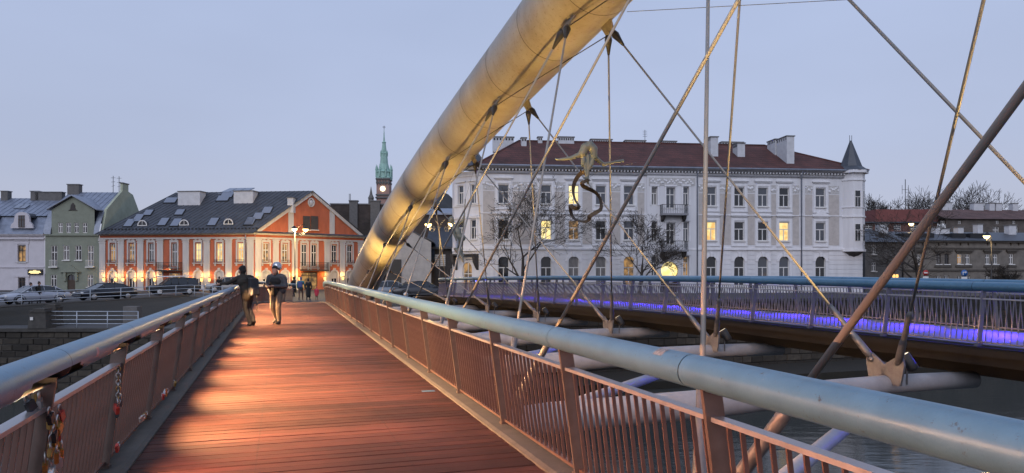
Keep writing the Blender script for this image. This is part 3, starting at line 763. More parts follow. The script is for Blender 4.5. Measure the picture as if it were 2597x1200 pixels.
def brickmat(name, c1, c2, mor, sc=1.0, bw=.5, rh=.25, bump=.4):
    m = bpy.data.materials.new(name); m.use_nodes = True; n, l = m.node_tree.nodes, m.node_tree.links; b = n['Principled BSDF']; b.inputs['Roughness'].default_value = .85
    t = n.new('ShaderNodeTexCoord'); mp = n.new('ShaderNodeMapping'); mp.inputs['Rotation'].default_value = (R(90), 0, 0)
    # use x and z of the object
    sp = n.new('ShaderNodeSeparateXYZ'); cb = n.new('ShaderNodeCombineXYZ'); l.new(t.outputs['Object'], sp.inputs[0])
    ad = n.new('ShaderNodeMath'); l.new(sp.outputs[0], ad.inputs[0]); l.new(sp.outputs[1], ad.inputs[1]); l.new(ad.outputs[0], cb.inputs[0]); l.new(sp.outputs[2], cb.inputs[1])
    bt = n.new('ShaderNodeTexBrick'); bt.inputs['Scale'].default_value = sc; bt.inputs['Brick Width'].default_value = bw; bt.inputs['Row Height'].default_value = rh
    bt.inputs['Mortar Size'].default_value = .02; bt.inputs['Color1'].default_value = (*c1, 1); bt.inputs['Color2'].default_value = (*c2, 1); bt.inputs['Mortar'].default_value = (*mor, 1)
    l.new(cb.outputs[0], bt.inputs['Vector'])
    nz = n.new('ShaderNodeTexNoise'); nz.inputs['Scale'].default_value = .7; nz.inputs['Detail'].default_value = 6; l.new(t.outputs['Object'], nz.inputs['Vector'])
    mr = n.new('ShaderNodeMapRange'); mr.inputs[1].default_value = .3; mr.inputs[2].default_value = .7; mr.inputs[3].default_value = .6; mr.inputs[4].default_value = 1.3; l.new(nz.outputs[0], mr.inputs[0])
    s = n.new('ShaderNodeVectorMath'); s.operation = 'SCALE'; l.new(bt.outputs[0], s.inputs[0]); l.new(mr.outputs[0], s.inputs['Scale']); l.new(s.outputs[0], b.inputs['Base Color'])
    bp = n.new('ShaderNodeBump'); bp.inputs['Strength'].default_value = bump; bp.inputs['Distance'].default_value = .04; bp.invert = True
    l.new(bt.outputs[1], bp.inputs['Height']); l.new(bp.outputs[0], b.inputs['Normal'])
    return m
M_rtile = brickmat('red_roof_tiles', (.105, .033, .026), (.07, .024, .021), (.03, .013, .012), 1.0, .28, .30, .9)
M_btile = brickmat('faded_roof_tiles', (.13, .065, .055), (.10, .055, .05), (.05, .03, .03), 1.0, .28, .30, .9)
M_brick = brickmat('old_dark_brick', (.060, .042, .036), (.038, .028, .025), (.05, .044, .04), 1.0, .5, .16, .3)
M_rbrick = brickmat('red_brick', (.17, .065, .05), (.12, .05, .04), (.12, .09, .08), 1.0, .5, .16, .3)
M_tan = mat('dirty_tan_render', (.15, .135, .12), .9, var=.3, scale=1.2, bump=.3, bscale=20)
M_greyr = mat('grey_pebbledash', (.125, .12, .118), .95, var=.2, scale=3, bump=.4, bscale=50)

# ============================================================ big white corner building
fw = Fac((-3.2, 72.8), (37.6, 77.0))
W = fw.root('white_corner_building', 'long white three-storey building with red tiled roof and corner turret')
ztop = fw.loc(1250, 432)[1]; zstr = fw.loc(1700, 634)[1]
ops = []; wins = []
for u in (1277, 1385, 1455, 1524, 1595, 1804, 1875, 1935, 1989, 2081):
    sc = 26.5 if u < 1900 else 24.5
    for v0, v1, fl in ((468 + (u - 1277) * .012, 516 + (u - 1277) * .012, 2), (558 + (u-1277) * .008, 607 + (u-1277) * .006, 1)):
        x, zb = fw.loc(u, v1); _, zt = fw.loc(u, v0); w = fw.loc(u + sc/2, v0)[0] - fw.loc(u - sc/2, v0)[0]
        ops.append((x, zb, 1.08, zt - zb)); wins.append((x, zb, 1.08, zt - zb, fl, u))
    x, zt = fw.loc(u, 650); ops.append((x, .75, 1.12, zt - .75)); wins.append((x, .75, 1.12, zt - .75, 0, u))
# centre risalit windows
cw = []
for u in (1659, 1739):
    for v0, v1, fl in ((475, 520, 2), (563, 612, 1), (650, 700, 0)):
        x, zb = fw.loc(u, v1); _, zt = fw.loc(u, v0); ops.append((x, zb, .62, zt - zb)); cw.append((x, zb, .62, zt - zb, fl, 'T'))
for v0, v1, fl in ((476, 528, 2), (566, 620, 1)):
    x, zb = fw.loc(1700, v1); _, zt = fw.loc(1700, v0); ops.append((x, zb, .95, zt - zb)); cw.append((x, zb, .95, zt - zb, fl, 'cross'))
xd, zd = fw.loc(1697, 663); ops.append((xd, 0.05, 1.9, zd)); 
m = MB(); wall(m, 0, fw.L, 0, ztop, ops)
m.quad((fw.L, 0, 0), (fw.L, 12, 0), (fw.L, 12, ztop), (fw.L, 0, ztop)); m.quad((0, 12, 0), (0, 0, 0), (0, 0, ztop), (0, 12, ztop)); m.quad((fw.L, 12, 0), (0, 12, 0), (0, 12, ztop), (fw.L, 12, ztop))
m.build('wall', M_wplast, W)
LIT2 = {(1455, 2): M_litw, (1385, 1): M_litw, (1455, 1): M_litd, (1804, 1): M_lit, (1989, 1): M_lit, (1595, 0): M_litd}
tr = MB(); 
for x, z, w, h, fl, u in wins:
    a = .56 if fl == 0 else 0
    o = window(W, x, z, w, h, 'T' if fl else 'T', LIT2.get((u, fl)) or (M_pane2 if fl == 2 and u % 3 else None), arch=a, wallm=M_wplast, trans=.62)
    s = MB()
    if fl:
        s.box(-w/2 - .26, -w/2 - .02, -.05, .02, -.5, h + .12); s.box(w/2 + .02, w/2 + .26, -.05, .02, -.5, h + .12); s.box(-w/2 - .26, w/2 + .26, -.06, .02, h + .122, h + .36)
        s.box(-w/2 - .42, w/2 + .42, -.22, .02, h + .62, h + .74); s.box(-w/2 - .3, w/2 + .3, -.12, .02, h + .50, h + .618)
        s.box(-w/2 - .34, w/2 + .34, -.16, .02, -.62, -.503)
        s.box(-w/2 - .2, w/2 + .2, -.04, .018, -1.15, -.622)
        if fl == 2:
            pts = [(-w/2 - .42 + (w + .84) * i / 10, -.2, h + .742 + .13 * math.sin(math.pi * i / 10)) for i in range(11)]
            s.prism(pts, (0, .2, 0))
        elif u == 2081:
            s.prism([(-w/2 - .42, -.2, h + .742), (w/2 + .42, -.2, h + .742), (0, -.2, h + 1.25)], (0, .2, 0))
        s.build('surround', M_wtrim, o)
    else:
        k = 10; outer = [(-(w/2 + .3) * math.cos(math.pi * i / k), -.06, h - a + (a + .3) * math.sin(math.pi * i / k)) for i in range(k + 1)]
        inner = [(-(w/2) * math.cos(math.pi * i / k), -.06, h - a + a * math.sin(math.pi * i / k)) for i in range(k + 1)]
        for i in range(k):
            s.prism([outer[i], inner[i], inner[i+1], outer[i+1]], (0, .062, 0))
        s.hexa([(-.12, -.14, h - .05), (.12, -.14, h - .05), (.12, .0, h - .05), (-.12, .0, h - .05), (-.18, -.14, h + .42), (.18, -.14, h + .42), (.18, .0, h + .42), (-.18, .0, h + .42)])
        s.build('arch_surround', M_wtrim, o)
for x, z, w, h, fl, st in cw:
    o = window(W, x, z, w, h, st, M_litd if (fl == 0 and x > xd) else None, trans=.66)
    s = MB(); s.box(-w/2 - .16, -w/2 - .01, -.19, -.121, -.05, h + .1); s.box(w/2 + .01, w/2 + .16, -.19, -.121, -.05, h + .1); s.box(-w/2 - .2, w/2 + .2, -.23, -.121, h + .1, h + .26)
    s.build('surround', M_wtrim, o)
# risalit slab around the centre
xa, xb = fw.loc(1640, 500)[0], fw.loc(1766, 500)[0]
m = MB(); cops = [o for o in ops if xa < o[0] < xb]
wall(m, xa, xb, 0, ztop, cops, .12, -.12); m.quad((xa, -.12, 0), (xa, 0, 0), (xa, 0, ztop), (xa, -.12, ztop)); m.quad((xb, 0, 0), (xb, -.12, 0), (xb, -.12, ztop), (xb, 0, ztop))
m.build('central_bay', M_wplast, W)
# entrance with glowing round fanlight
o = MB().tube([(0, .10, 0), (0, .14, 0)], .92, 28).build('round_fanlight', M_litw, W, (xd, 0, zd - .97))
f = MB(); k = 28
for i in range(k):
    a0, a1 = 2*math.pi*i/k, 2*math.pi*(i+1)/k
    f.prism([(1.25*math.cos(a0), -.17, 1.25*math.sin(a0)), (.93*math.cos(a0), -.17, .93*math.sin(a0)), (.93*math.cos(a1), -.17, .93*math.sin(a1)), (1.25*math.cos(a1), -.17, 1.25*math.sin(a1))], (0, .05, 0))
f.build('fanlight_ring', M_wtrim, o)
M_door = mat('brown_door', (.05, .03, .02), .6, var=.2)
MB().box(xd - .93, xd + .93, .16, .2, .05, zd - .02).build('door', M_door, W)
# beige panels between windows, reliefs at the top, string courses, cornice, rustication
sx = sorted({round(w_[0], 3) for w_ in wins}); zl, zh = zstr + .55, fw.loc(1500, 487)[1]
edges = [fw.loc(1225, 500)[0]] + [xa - .25] + [xb + .25] + [fw.loc(2026, 500)[0], fw.loc(2042, 500)[0], fw.loc(2128, 500)[0]]
def gaps(x0, x1, xs, hw):
    cur = x0; r = []
    for x in xs:
        if x0 < x < x1: r.append((cur, x - hw)); cur = x + hw
    r.append((cur, x1)); return [q for q in r if q[1] - q[0] > .25]
for x0, x1 in ((edges[0], edges[1]), (edges[2], edges[3]), (edges[4], edges[5])):
    for a, c in gaps(x0, x1, sx, .56 + .36):
        MB().box(a, c, -.022, .01, zl, zh).build('beige_panel', M_beige, W)
        p = MB().box(a, c, -.03, .01, zh + .12, zh + .95).build('relief_panel', M_grelief, W)
        q = MB(); rg = random.Random(int(a * 10))
        nn = max(3, int((c - a) / .16))
        for i in range(nn):
            q.ball((a + (c - a) * (i + .5) / nn, -.03, zh + .53 + rg.uniform(-.25, .25)), rg.uniform(.09, .17), 7, 4, (1, .5, 1))
        stuff(q.build('relief_ornament', M_wtrim, p))
m = MB(); 
for z, h, d in ((zstr, .20, .16), (zstr + .20, .08, .10), (fw.loc(1500, 544)[1], .10, .07)): m.box(-.05, fw.L + .05, -d, -.001, z, z + h)
m.build('string_course', M_wtrim, W)
q = MB(); q.box(xa + .2, xb - .2, -.16, -.121, zh + .75, zh + 1.55)
p = q.build('frieze_panel', M_grelief, W)
q = MB()
for i in range(26): q.ball((xa + .45 + (xb - xa - .9) * i / 25, -.16, zh + 1.15 + .18 * math.sin(i * 1.7)), .13, 7, 4, (1, .5, 1))
stuff(q.build('frieze_ornament', M_wtrim, p))
# cornice: dark soffit line with dentils
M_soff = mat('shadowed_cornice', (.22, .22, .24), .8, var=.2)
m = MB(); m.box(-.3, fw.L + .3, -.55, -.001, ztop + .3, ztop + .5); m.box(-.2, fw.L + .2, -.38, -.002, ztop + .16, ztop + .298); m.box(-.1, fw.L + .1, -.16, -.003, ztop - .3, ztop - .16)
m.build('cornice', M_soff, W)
dm = MB().box(-.07, .07, -.34, -.02, ztop + .0, ztop + .158).mesh('dentil'); dm.materials.append(M_wtrim)
for i in range(120): link('dentil', dm, W, (.2 + (fw.L - .4) * i / 119, 0, 0))
MB().box(-.35, fw.L + .35, -.68, -.54, ztop + .42, ztop + .56).build('gutter', M_zinc, W)
# ground floor rustication: recessed joint lines shown as proud courses between openings
cm = MB(); gops = [(w_[0] - .9, w_[0] + .9) for w_ in wins if w_[4] == 0] + [(xa - .05, xb + .05)]
H0 = zstr - .05; nC = 9
cuts = sorted(gops); cur = 0.0; segs = []
for a, c in cuts:
    if a > cur: segs.append((cur, a))
    cur = max(cur, c)
segs.append((cur, fw.L))
for i in range(nC):
    z0_, z1_ = H0 * i / nC + .03, H0 * (i + 1) / nC - .03
    for a, c in segs: MB().box(a, c, -.045, .005, z0_, z1_).build('stone_course', M_wplast, W)
# downpipes
for u in (1767, 2031):
    x = fw.loc(u, 500)[0]; MB().tube([(x, -.16, .1), (x, -.16, ztop - .1), (x, -.5, ztop + .4)], .07, 8).build('downpipe', M_zinc, W)
# balconies
for v in (545, 636):
    x, z = fw.loc(1704, v); x0, x1 = fw.loc(1672, v)[0], fw.loc(1737, v)[0]
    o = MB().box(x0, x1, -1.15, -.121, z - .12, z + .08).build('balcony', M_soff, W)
    r_ = MB(); 
    for i in range(15): 
        xx = x0 + .05 + (x1 - x0 - .1) * i / 14; r_.box(xx - .012, xx + .012, -1.11, -1.09, z + .08, z + .95)
    for i in range(7):
        for xx in (x0 + .05, x1 - .05): r_.box(xx - .012, xx + .012, -1.1 + .16 * i - .012, -1.1 + .16 * i + .012, z + .08, z + .95)
    r_.box(x0, x1, -1.13, -1.07, z + .951, z + 1.0); r_.box(x0, x0 + .08, -1.07, -.13, z + .951, z + 1.0); r_.box(x1 - .08, x1, -1.07, -.13, z + .951, z + 1.0)
    for i in range(9):
        xx = x0 + .2 + (x1 - x0 - .4) * i / 8
        r_.tube([(xx + .09*math.cos(t_), -1.1, z + .5 + .12*math.sin(t_)) for t_ in [2*math.pi*j/8 for j in range(8)]], .01, 4, closed=True)
    r_.build('balustrade', M_iron, o)
    for xx in (x0 + .25, x1 - .25): 
        MB().prism([(xx - .14, -.121, z - .121), (xx - .14, -.95, z - .121), (xx - .14, -.7, z - .5), (xx - .14, -.121, z - .75)], (.28, 0, 0)).build('bracket', M_bracket, o)
# hipped roof
ze = ztop + .5; zr = fw.loc(1600, 363, 6.2)[1]; D = 12.5
x5, x33 = 4.6, fw.L - 8.0
E = [(-.5, -.6, ze), (fw.L + .4, -.6, ze), (fw.L + .4, D + .5, ze), (-.5, D + .5, ze)]; Rg = [(x5, 6.2, zr), (x33, 6.2, zr)]
m = MB(); m.quad(E[0], E[1], Rg[1], Rg[0]); m.quad(E[2], E[3], Rg[0], Rg[1]); m.poly([E[1], E[2], Rg[1]]); m.poly([E[3], E[0], Rg[0]]); m.quad(E[3], E[2], E[1], E[0])
rf = m.build('roof', M_rtile, W)
rt = MB().tube([Rg[0], Rg[1]], .13, 8); rt.tube([E[0], Rg[0]], .11, 8); rt.tube([E[1], Rg[1]], .11, 8)
rt.build('ridge_tiles', M_rtile, rf)
def roofz(y): return ze + (zr - ze) * (y + .6) / 6.8
M_wchim = mat('white_chimney', (.50, .51, .54), .85, var=.12, scale=2)
for u, v, wpx, hh, yy, sl_ in ((1276, 366, 54, 1.0, 6.2, 7), (1328, 352, 13, 1.35, 5.0, 2), (1369, 350, 11, .5, 6.0, 2), (1435, 350, 41, .75, 6.0, 7), (1524, 356, 56, .45, 6.6, 9), (1610, 359, 55, .4, 6.8, 9), (1695, 362, 40, .4, 6.8, 7),
                            (1855, 366, 60, .5, 6.6, 8)):
    x, z = fw.loc(u, v, yy); w = wpx * .0425; c = chimney(W, x, yy, min(zr, roofz(yy)) - .1, w, .7, max(.4, z - min(zr, roofz(yy)) + .1), M_wchim, slots=sl_)
for x_u, y0_, y1_, top_v in ((1812, 2.6, 4.4, 348), (1880, 2.6, 3.9, 364), (2005, .9, 3.2, 346), (1975, 3.3, 5.2, 354)):
    x, z = fw.loc(x_u, top_v, y0_)
    c = MB().box(x - .42, x + .42, y0_, y1_, roofz(y0_) - .4, z).build('chimney', M_wchim, W)
    MB().box(x - .5, x + .5, y0_ - .08, y1_ + .08, z + .002, z + .1).build('chimney_cap', M_cap, c)
    q = MB()
    for i in range(5): yy = y0_ + .2 + (y1_ - y0_ - .4) * i / 4; q.box(x - .435, x - .40, yy - .07, yy + .07, z - .35, z - .1)
    q.build('flue_opening', M_dark, c)
# right-hand corner oriel with turret
xo0, xo1 = fw.loc(2134, 500)[0], fw.L + .1
zo0 = zstr - .1
xm = (xo0 + xo1) / 2 + .5
def ngon(cx, cy, r, n, z, ph=0): return [(cx + r*math.cos(2*math.pi*(i + ph)/n), cy + r*math.sin(2*math.pi*(i + ph)/n), z) for i in range(n)]
ocx, ocy, orr = fw.L - 1.0, .55, 1.4
m = MB(); m.prism(ngon(ocx, ocy, orr, 8, zo0, .5), (0, 0, ztop + .2 - zo0)); ori = m.build('oriel', M_wplast, W)
m = MB()
for z, dz, ex in ((zo0 - .02, .25, .12), (fw.loc(2150, 552)[1], .16, .10), (fw.loc(2150, 528)[1], .1, .08), (ztop - .6, .15, .1), (ztop + .21, .29, .38)): MB().prism(ngon(ocx, ocy, orr + ex, 8, z, .5), (0, 0, dz)).build('oriel_band', M_wtrim, ori)
m = MB(); m.lathe([(.05, zo0 - 1.1), (.35, zo0 - .8), (.9, zo0 - .35), (1.4, zo0 - .02)], (ocx, ocy, 0), 8); m.build('oriel_corbel', M_bracket, ori)
for fl, (v0, v1) in enumerate(((484, 530), (568, 613))):
    zb, zt = fw.loc(2150, v1)[1], fw.loc(2150, v0)[1]
    for ang in (-90, -45):
        ap = orr * math.cos(math.pi / 8); px_, py_ = ocx + ap * math.cos(R(ang)), ocy + ap * math.sin(R(ang))
        o = MB().box(-.33, .33, -.03, .02, 0, zt - zb).build('window', M_wframe, W, (px_, py_, zb)); o.rotation_euler = (0, 0, R(ang + 90))
        p = MB(); p.box(-.27, -.03, -.045, -.031, .06, (zt-zb)*.62); p.box(.03, .27, -.045, -.031, .06, (zt-zb)*.62); p.box(-.27, .27, -.045, -.031, (zt-zb)*.62 + .07, zt-zb-.06); p.build('pane', M_pane, o)
zt_ = ztop + .5; zs = fw.loc(2158, 356, .5)[1]
m = MB(); m.lathe([(1.75, zt_), (1.5, zt_ + .22), (1.15, zt_ + .5), (.12, zs - .1), (.02, zs)], (ocx, ocy, 0), 8, smooth=False); tu = m.build('turret_roof', M_slate, W)
for sg in (-.12, .12): MB().tube([(ocx + sg, ocy, zs - .2), (ocx + sg, ocy, zs + .55)], .025, 6).build('finial', M_iron, tu)
# left chamfered end with its two-storey bay and the entrance niche below
fr = (-2.6, 2.6, R(-45)); Lc = 3.68
zb0 = zstr - .15
Mf = frame_M(fr)
cops = []
for xc in (.95, 2.7):
    for v0, v1 in ((465, 514), (556, 606)): cops.append((xc, fw.loc(1180, v1)[1], .8, fw.loc(1180, v0)[1] - fw.loc(1180, v1)[1]))
cops.append((1.85, .1, 1.3, 3.1))
m = MB(Mf); wall(m, 0, Lc, 0, ztop, cops); m.build('corner_wall', M_wplast, W)
for i, (x, z, w, h) in enumerate(cops): 
    o = window(W, x, z, w, h, 'T' if i < 4 else 'door', M_litd if i == 4 else None, fr=fr, arch=.65 if i == 4 else 0, wallm=M_wplast, trans=.62)
    if i < 4:
        s = MB(); s.box(-w/2 - .2, -w/2 - .01, -.06, .02, -.1, h + .1); s.box(w/2 + .01, w/2 + .2, -.06, .02, -.1, h + .1); s.box(-w/2 - .3, w/2 + .3, -.16, .02, h + .3, h + .42); s.build('surround', M_wtrim, o)
m = MB(Mf)
for z, dz, d in ((zb0, .35, .22), (fw.loc(1180, 552)[1], .14, .14), (fw.loc(1180, 520)[1], .1, .1), (ztop - .5, .14, .1), (ztop + .15, .36, .5)): m.box(-.1, Lc + .1, -d, -.001, z, z + dz)
m.build('corner_band', M_wtrim, W)
m = MB(Mf)
for xx in (.35, 3.3): m.prism([(xx - .15, -.01, 3.9), (xx - .15, -.75, 3.9), (xx - .15, -.6, 3.2), (xx - .15, -.2, 2.6), (xx - .15, -.01, 2.4)], (.3, 0, 0))
m.box(.2, 3.45, -.8, -.002, 3.901, 4.05); m.build('canopy_bracket', M_bracket, W)
m = MB(); m.quad((-2.6, 12, 0), (-2.6, 2.6, 0), (-2.6, 2.6, ztop), (-2.6, 12, ztop)); m.build('side_wall', M_wplast, W)
m = MB(); m.lathe([(2.1, ze - .1), (1.7, ze + .3), (1.2, ze + .9), (.3, ze + 2.2), (.05, ze + 2.4)], (-.9, 1.6, 0), 8, smooth=False); m.build('corner_roof', M_slate, W)
# TV aerial
x, z = fw.loc(1635, 330, 6.5); q = MB(); q.tube([(x, 6.4, zr - .3), (x, 6.4, z)], .03, 5)
for k_ in range(4): q.tube([(x - .25, 6.4, z - .15 - .2*k_), (x + .25, 6.4, z - .15 - .2*k_)], .015, 4)
q.build('aerial', M_iron, W)

# ============================================================ orange and white building
M_org = mat('orange_red_stucco', (.38, .105, .052), .9, var=.2, scale=1.2, stretch=(1.2, 1.2, .35), bump=.15, bscale=30)
M_cream = mat('cream_pilaster', (.46, .44, .43), .85, var=.14, scale=1.6, stretch=(1.5, 1.5, .2), bump=.08, bscale=25)
fo = Fac((-50.1, 87.2), (-30.5, 85.0))
OB = fo.root('orange_building', 'two-storey orange building with white pilasters, dark roof and glowing wall lamps')
Lo = fo.L; zt = fo.loc(640, 606)[1]; zE = fo.loc(640, 592)[1]
g2 = Fac((-30.5, 85.0), (-19.6, 94.6)); ph = g2.th - fo.th; frg = (Lo, 0, ph); Lg = g2.L
wx = [(850, 0), (992, 0), (1140, 0), (1315, 1), (1495, 0), (1655, 0), (1815, 0)]
wx = [(fo.loc(x * .3361, 650)[0], b_) for x, b_ in wx]
zwt, zwb = fo.loc(450, 617)[1], fo.loc(450, 664)[1]
gz = fo.loc(450, 688)[1]
litp = [M_litd, M_litd, None, None, M_lit, M_lit, M_lit]
ops = []
for i, (x, bal) in enumerate(wx):
    ops.append((x, zwb if not bal else zwb - .55, .72, zwt - zwb + (.55 if bal else 0)))
    if not bal: ops.append((x, .08, .84, gz - .08))
    else: ops.append((x, .08, 1.5, gz - .3))
m = MB(); wall(m, 0, Lo, 0, zE, ops); m.quad((0, 10, 0), (0, 0, 0), (0, 0, zE), (0, 10, zE))
m.build('wall', M_org, OB)
px = [775, 915, 1062, 1210, 1405, 1562, 1727, 1892]
def pil(fr_, xs, w, zt_, nm='pilaster'):
    for x in xs:
        m = MB(frame_M(fr_)) if fr_ else MB()
        m.box(x - w/2, x + w/2, -.12, .01, .35, zt_ - .42); m.box(x - w/2 - .06, x + w/2 + .06, -.17, .01, 0, .348); m.box(x - w/2 - .05, x + w/2 + .05, -.16, .01, zt_ - .418, zt_ - .3); m.box(x - w/2 - .09, x + w/2 + .09, -.2, .01, zt_ - .15, zt_); m.box(x - w/2, x + w/2, -.13, .01, zt_ - .298, zt_ - .152)
        m.build(nm, M_cream, OB)
pil(None, [fo.loc(x * .3361, 650)[0] for x in px], .78, zt)
def orange_window(x, z, w, h, pane, fr_, rail_=True):
    o = window(OB, x, z, w, h, 'cross', pane, fr=fr_, trans=.63, sill=False)
    s = MB(); s.box(-w/2 - .2, -w/2 - .01, -.07, .01, -.12, h + .1); s.box(w/2 + .01, w/2 + .2, -.07, .01, -.12, h + .1); s.box(-w/2 - .2, w/2 + .2, -.08, .01, h + .102, h + .3)
    pts = [(-w/2 - .24 + (w + .48) * i / 12, -.12, h + .302 + .16 * abs(math.sin(math.pi * i / 6)) * (1 if 3 <= i <= 9 else .5) + .02) for i in range(13)]
    s.prism([(-w/2 - .24, -.12, h + .302)] + pts + [(w/2 + .24, -.12, h + .302)], (0, .13, 0))
    s.box(-w/2 - .3, w/2 + .3, -.2, .01, -.24, -.122); s.box(-w/2 - .2, -w/2 - .04, -.13, .01, -.5, -.242); s.box(w/2 + .04, w/2 + .2, -.13, .01, -.5, -.242)
    s.build('surround', M_cream, o)
    if rail_:
        q = MB(); 
        for i in range(9): xx = -w/2 - .2 + (w + .4) * i / 8; q.box(xx - .012, xx + .012, -.25, -.23, -.12, .22)
        q.box(-w/2 - .22, w/2 + .22, -.26, -.22, .22, .25); q.box(-w/2 - .22, w/2 + .22, -.26, -.22, -.05, -.02)
        q.build('flower_rail', M_iron, o)
def round_door(x, fr_, gz_, lit_=None):
    o = window(OB, x, .08, .84, gz_ - .08, 'door', lit_ or M_pane, fr=fr_, arch=.42, wallm=M_cream, trans=.6, sill=False)
    s = MB(); k = 10; h = gz_ - .08; a = .42; w = .84
    outer = [(-(w/2 + .22) * math.cos(math.pi * i / k), -.09, h - a + (a + .22) * math.sin(math.pi * i / k)) for i in range(k + 1)]
    inner = [(-(w/2) * math.cos(math.pi * i / k), -.09, h - a + a * math.sin(math.pi * i / k)) for i in range(k + 1)]
    for i in range(k): s.prism([outer[i], inner[i], inner[i+1], outer[i+1]], (0, .1, 0))
    s.box(-w/2 - .22, -w/2, -.09, .01, 0, h - a - .002); s.box(w/2, w/2 + .22, -.09, .01, 0, h - a - .002)
    s.hexa([(-.1, -.16, h), (.1, -.16, h), (.1, 0, h), (-.1, 0, h), (-.16, -.16, h + .4), (.16, -.16, h + .4), (.16, 0, h + .4), (-.16, 0, h + .4)])
    s.build('arch_surround', M_cream, o)
    # panelled infill of the arch head
    MB().box(-w/2 + .02, w/2 - .02, .05, .1, h * .62, h - .02).build('arch_panel', M_cream, o)
for i, (x, bal) in enumerate(wx):
    orange_window(x, zwb - (.55 if bal else 0), .72, zwt - zwb + (.55 if bal else 0), litp[i], None, not bal)
    if not bal: round_door(x, None, gz)
    else: window(OB, x, .08, 1.5, gz - .3, 'door', M_litd, trans=.7, sill=False)
def balcony(x0, x1, z, fr_, dep=.9):
    o = MB(frame_M(fr_)) if fr_ else MB(); o.box(x0, x1, -dep, -.001, z - .14, z); o = o.build('balcony', M_bracket, OB)
    r_ = MB(frame_M(fr_)) if fr_ else MB(); n = int((x1 - x0) / .16)
    for i in range(n + 1): xx = x0 + .04 + (x1 - x0 - .08) * i / n; r_.box(xx - .012, xx + .012, -dep + .03, -dep + .05, z, z + .88)
    for i in range(n): xx = x0 + .12 + (x1 - x0 - .24) * i / n; r_.tube([(xx + .06*math.cos(t_), -dep + .04, z + .45 + .2*math.sin(t_)) for t_ in [2*math.pi*j/7 for j in range(7)]], .011, 4, closed=True)
    for i in range(5):
        for xx in (x0 + .04, x1 - .04): r_.box(xx - .012, xx + .012, -dep + .06 + i * .18, -dep + .08 + i * .18, z, z + .88)
    r_.box(x0, x1, -dep + .02, -dep + .07, z + .881, z + .92); r_.box(x0, x0 + .06, -dep + .07, -.01, z + .881, z + .92); r_.box(x1 - .06, x1, -dep + .07, -.01, z + .881, z + .92)
    r_.build('balustrade', M_iron, o)
x0_, x1_ = fo.loc(405, 685)[0], fo.loc(463, 685)[0]; zbal = fo.loc(430, 685)[1]
balcony(x0_, x1_, zbal, None)
m = MB()
for z, dz, d, mm_ in ((zt + .02, .2, .16, 0), (zE - .14, .18, .3, 0)): m.box(-.05, Lo + .1, -d, -.001, z, z + dz)
m.build('cornice', M_cream, OB)
MB().tube([(Lo - .95, -.2, .2), (Lo - .95, -.2, zt - .2), (Lo - .95, -.45, zE + .1)], .06, 7).build('downpipe', M_zinc, OB)
# gable side
gw = []
for u in (675, 723): gw.append((g2.loc(u, 640)[0], 0))
for u in (772, 797): gw.append((g2.loc(u, 640)[0], 1))
for u in (848, 887): gw.append((g2.loc(u, 640)[0], 0))
ztg = zt; ops = []
for x, bal in gw:
    ops.append((x, zwb - (.55 if bal else 0), .72, zwt - zwb + (.55 if bal else 0)))
    if not bal: ops.append((x, .08, .84, gz - .08))
xdoor = (gw[2][0] + gw[3][0]) / 2; ops.append((xdoor, .05, 2.2, 2.1))
m = MB(frame_M(frg)); wall(m, 0, Lg, 0, zE, ops); 
m.build('gable_wall', M_org, OB)
for i, (x, bal) in enumerate(gw):
    orange_window(x, zwb - (.55 if bal else 0), .72, zwt - zwb + (.55 if bal else 0), M_litd if i in (0, 1) else None, frg, not bal)
    if not bal: round_door(x, frg, gz)
window(OB, xdoor, .05, 2.2, 2.1, 'door', M_litd, fr=frg, trans=.8, sill=False, fm=M_door)
pil(frg, [.42, g2.loc(699, 640)[0], g2.loc(747, 640)[0], g2.loc(829, 640)[0], g2.loc(868, 640)[0], Lg - .45], .72, zt)
balcony(g2.loc(761, 680)[0], g2.loc(828, 680)[0], zbal + .05, frg, .8)
m = MB(frame_M(frg))
for z, dz, d in ((zt + .02, .2, .16), (zE - .14, .18, .3)): m.box(.0, Lg, -d, -.001, z, z + dz)
m.build('gable_cornice', M_cream, OB)
# gable field
za = g2.loc(792, 486, .1)[1]; xg = Lg * .5
M_gb = frame_M(frg)
rel = [(0.25, zE + .06), (Lg - .25, zE + .06), (xg, za - .25)]
m = MB(M_gb); m.poly([(0, .002, zE), (Lg, .002, zE), (xg, .002, za)]); m.build('gable_field', M_org, OB)
m = MB(M_gb)
def rake(a, c, w):
    a = Vector((a[0], 0, a[1])); c = Vector((c[0], 0, c[1])); d = (c - a).normalized(); nrm = Vector((-d.z, 0, d.x))
    if nrm.z > 0: nrm = -nrm
    pts = [a, c, c + nrm * w, a + nrm * w]; m.prism([(p.x, -.22, p.z) for p in pts], (0, .22, 0))
rake((-.2, zE + .05), (xg, za + .02), .38); rake((Lg + .2, zE + .05), (xg, za + .02), .38)
m.box(.3, Lg - .3, -.1, .0, zE + .05, zE + .28)
zs1 = zE + (za - zE) * .62
for xx in (xg - 2.75, xg + 2.75): m.box(xx - .34, xx + .34, -.1, .0, zE + .282, zE + (za - zE) * (1 - 2.9 / xg) - .1)
m.build('gable_trim', M_cream, OB)
for u in (777, 797):
    x, zb = g2.loc(u, 583); _, z_t = g2.loc(u, 550)
    o = window(OB, x, zb, .75, z_t - zb, 'bars', None, fr=frg, dep=.22, sill=True, fm=M_iron, y=-.24)
    MB().box(-.46, .46, .1, .235, -.08, z_t - zb + .08).build('surround', M_bracket, o)
x, z = g2.loc(789, 514); rr = MB(M_gb); rr.tube([(x + .38*math.cos(t_), -.05, z + .5*math.sin(t_)) for t_ in [2*math.pi*j/20 for j in range(20)]], .1, 6, closed=True); o = rr.build('oculus_ring', M_cream, OB)
MB(M_gb).tube([(x, -.03, z), (x, .0, z)], .36, 16).build('oculus_pane', M_wplast, o)
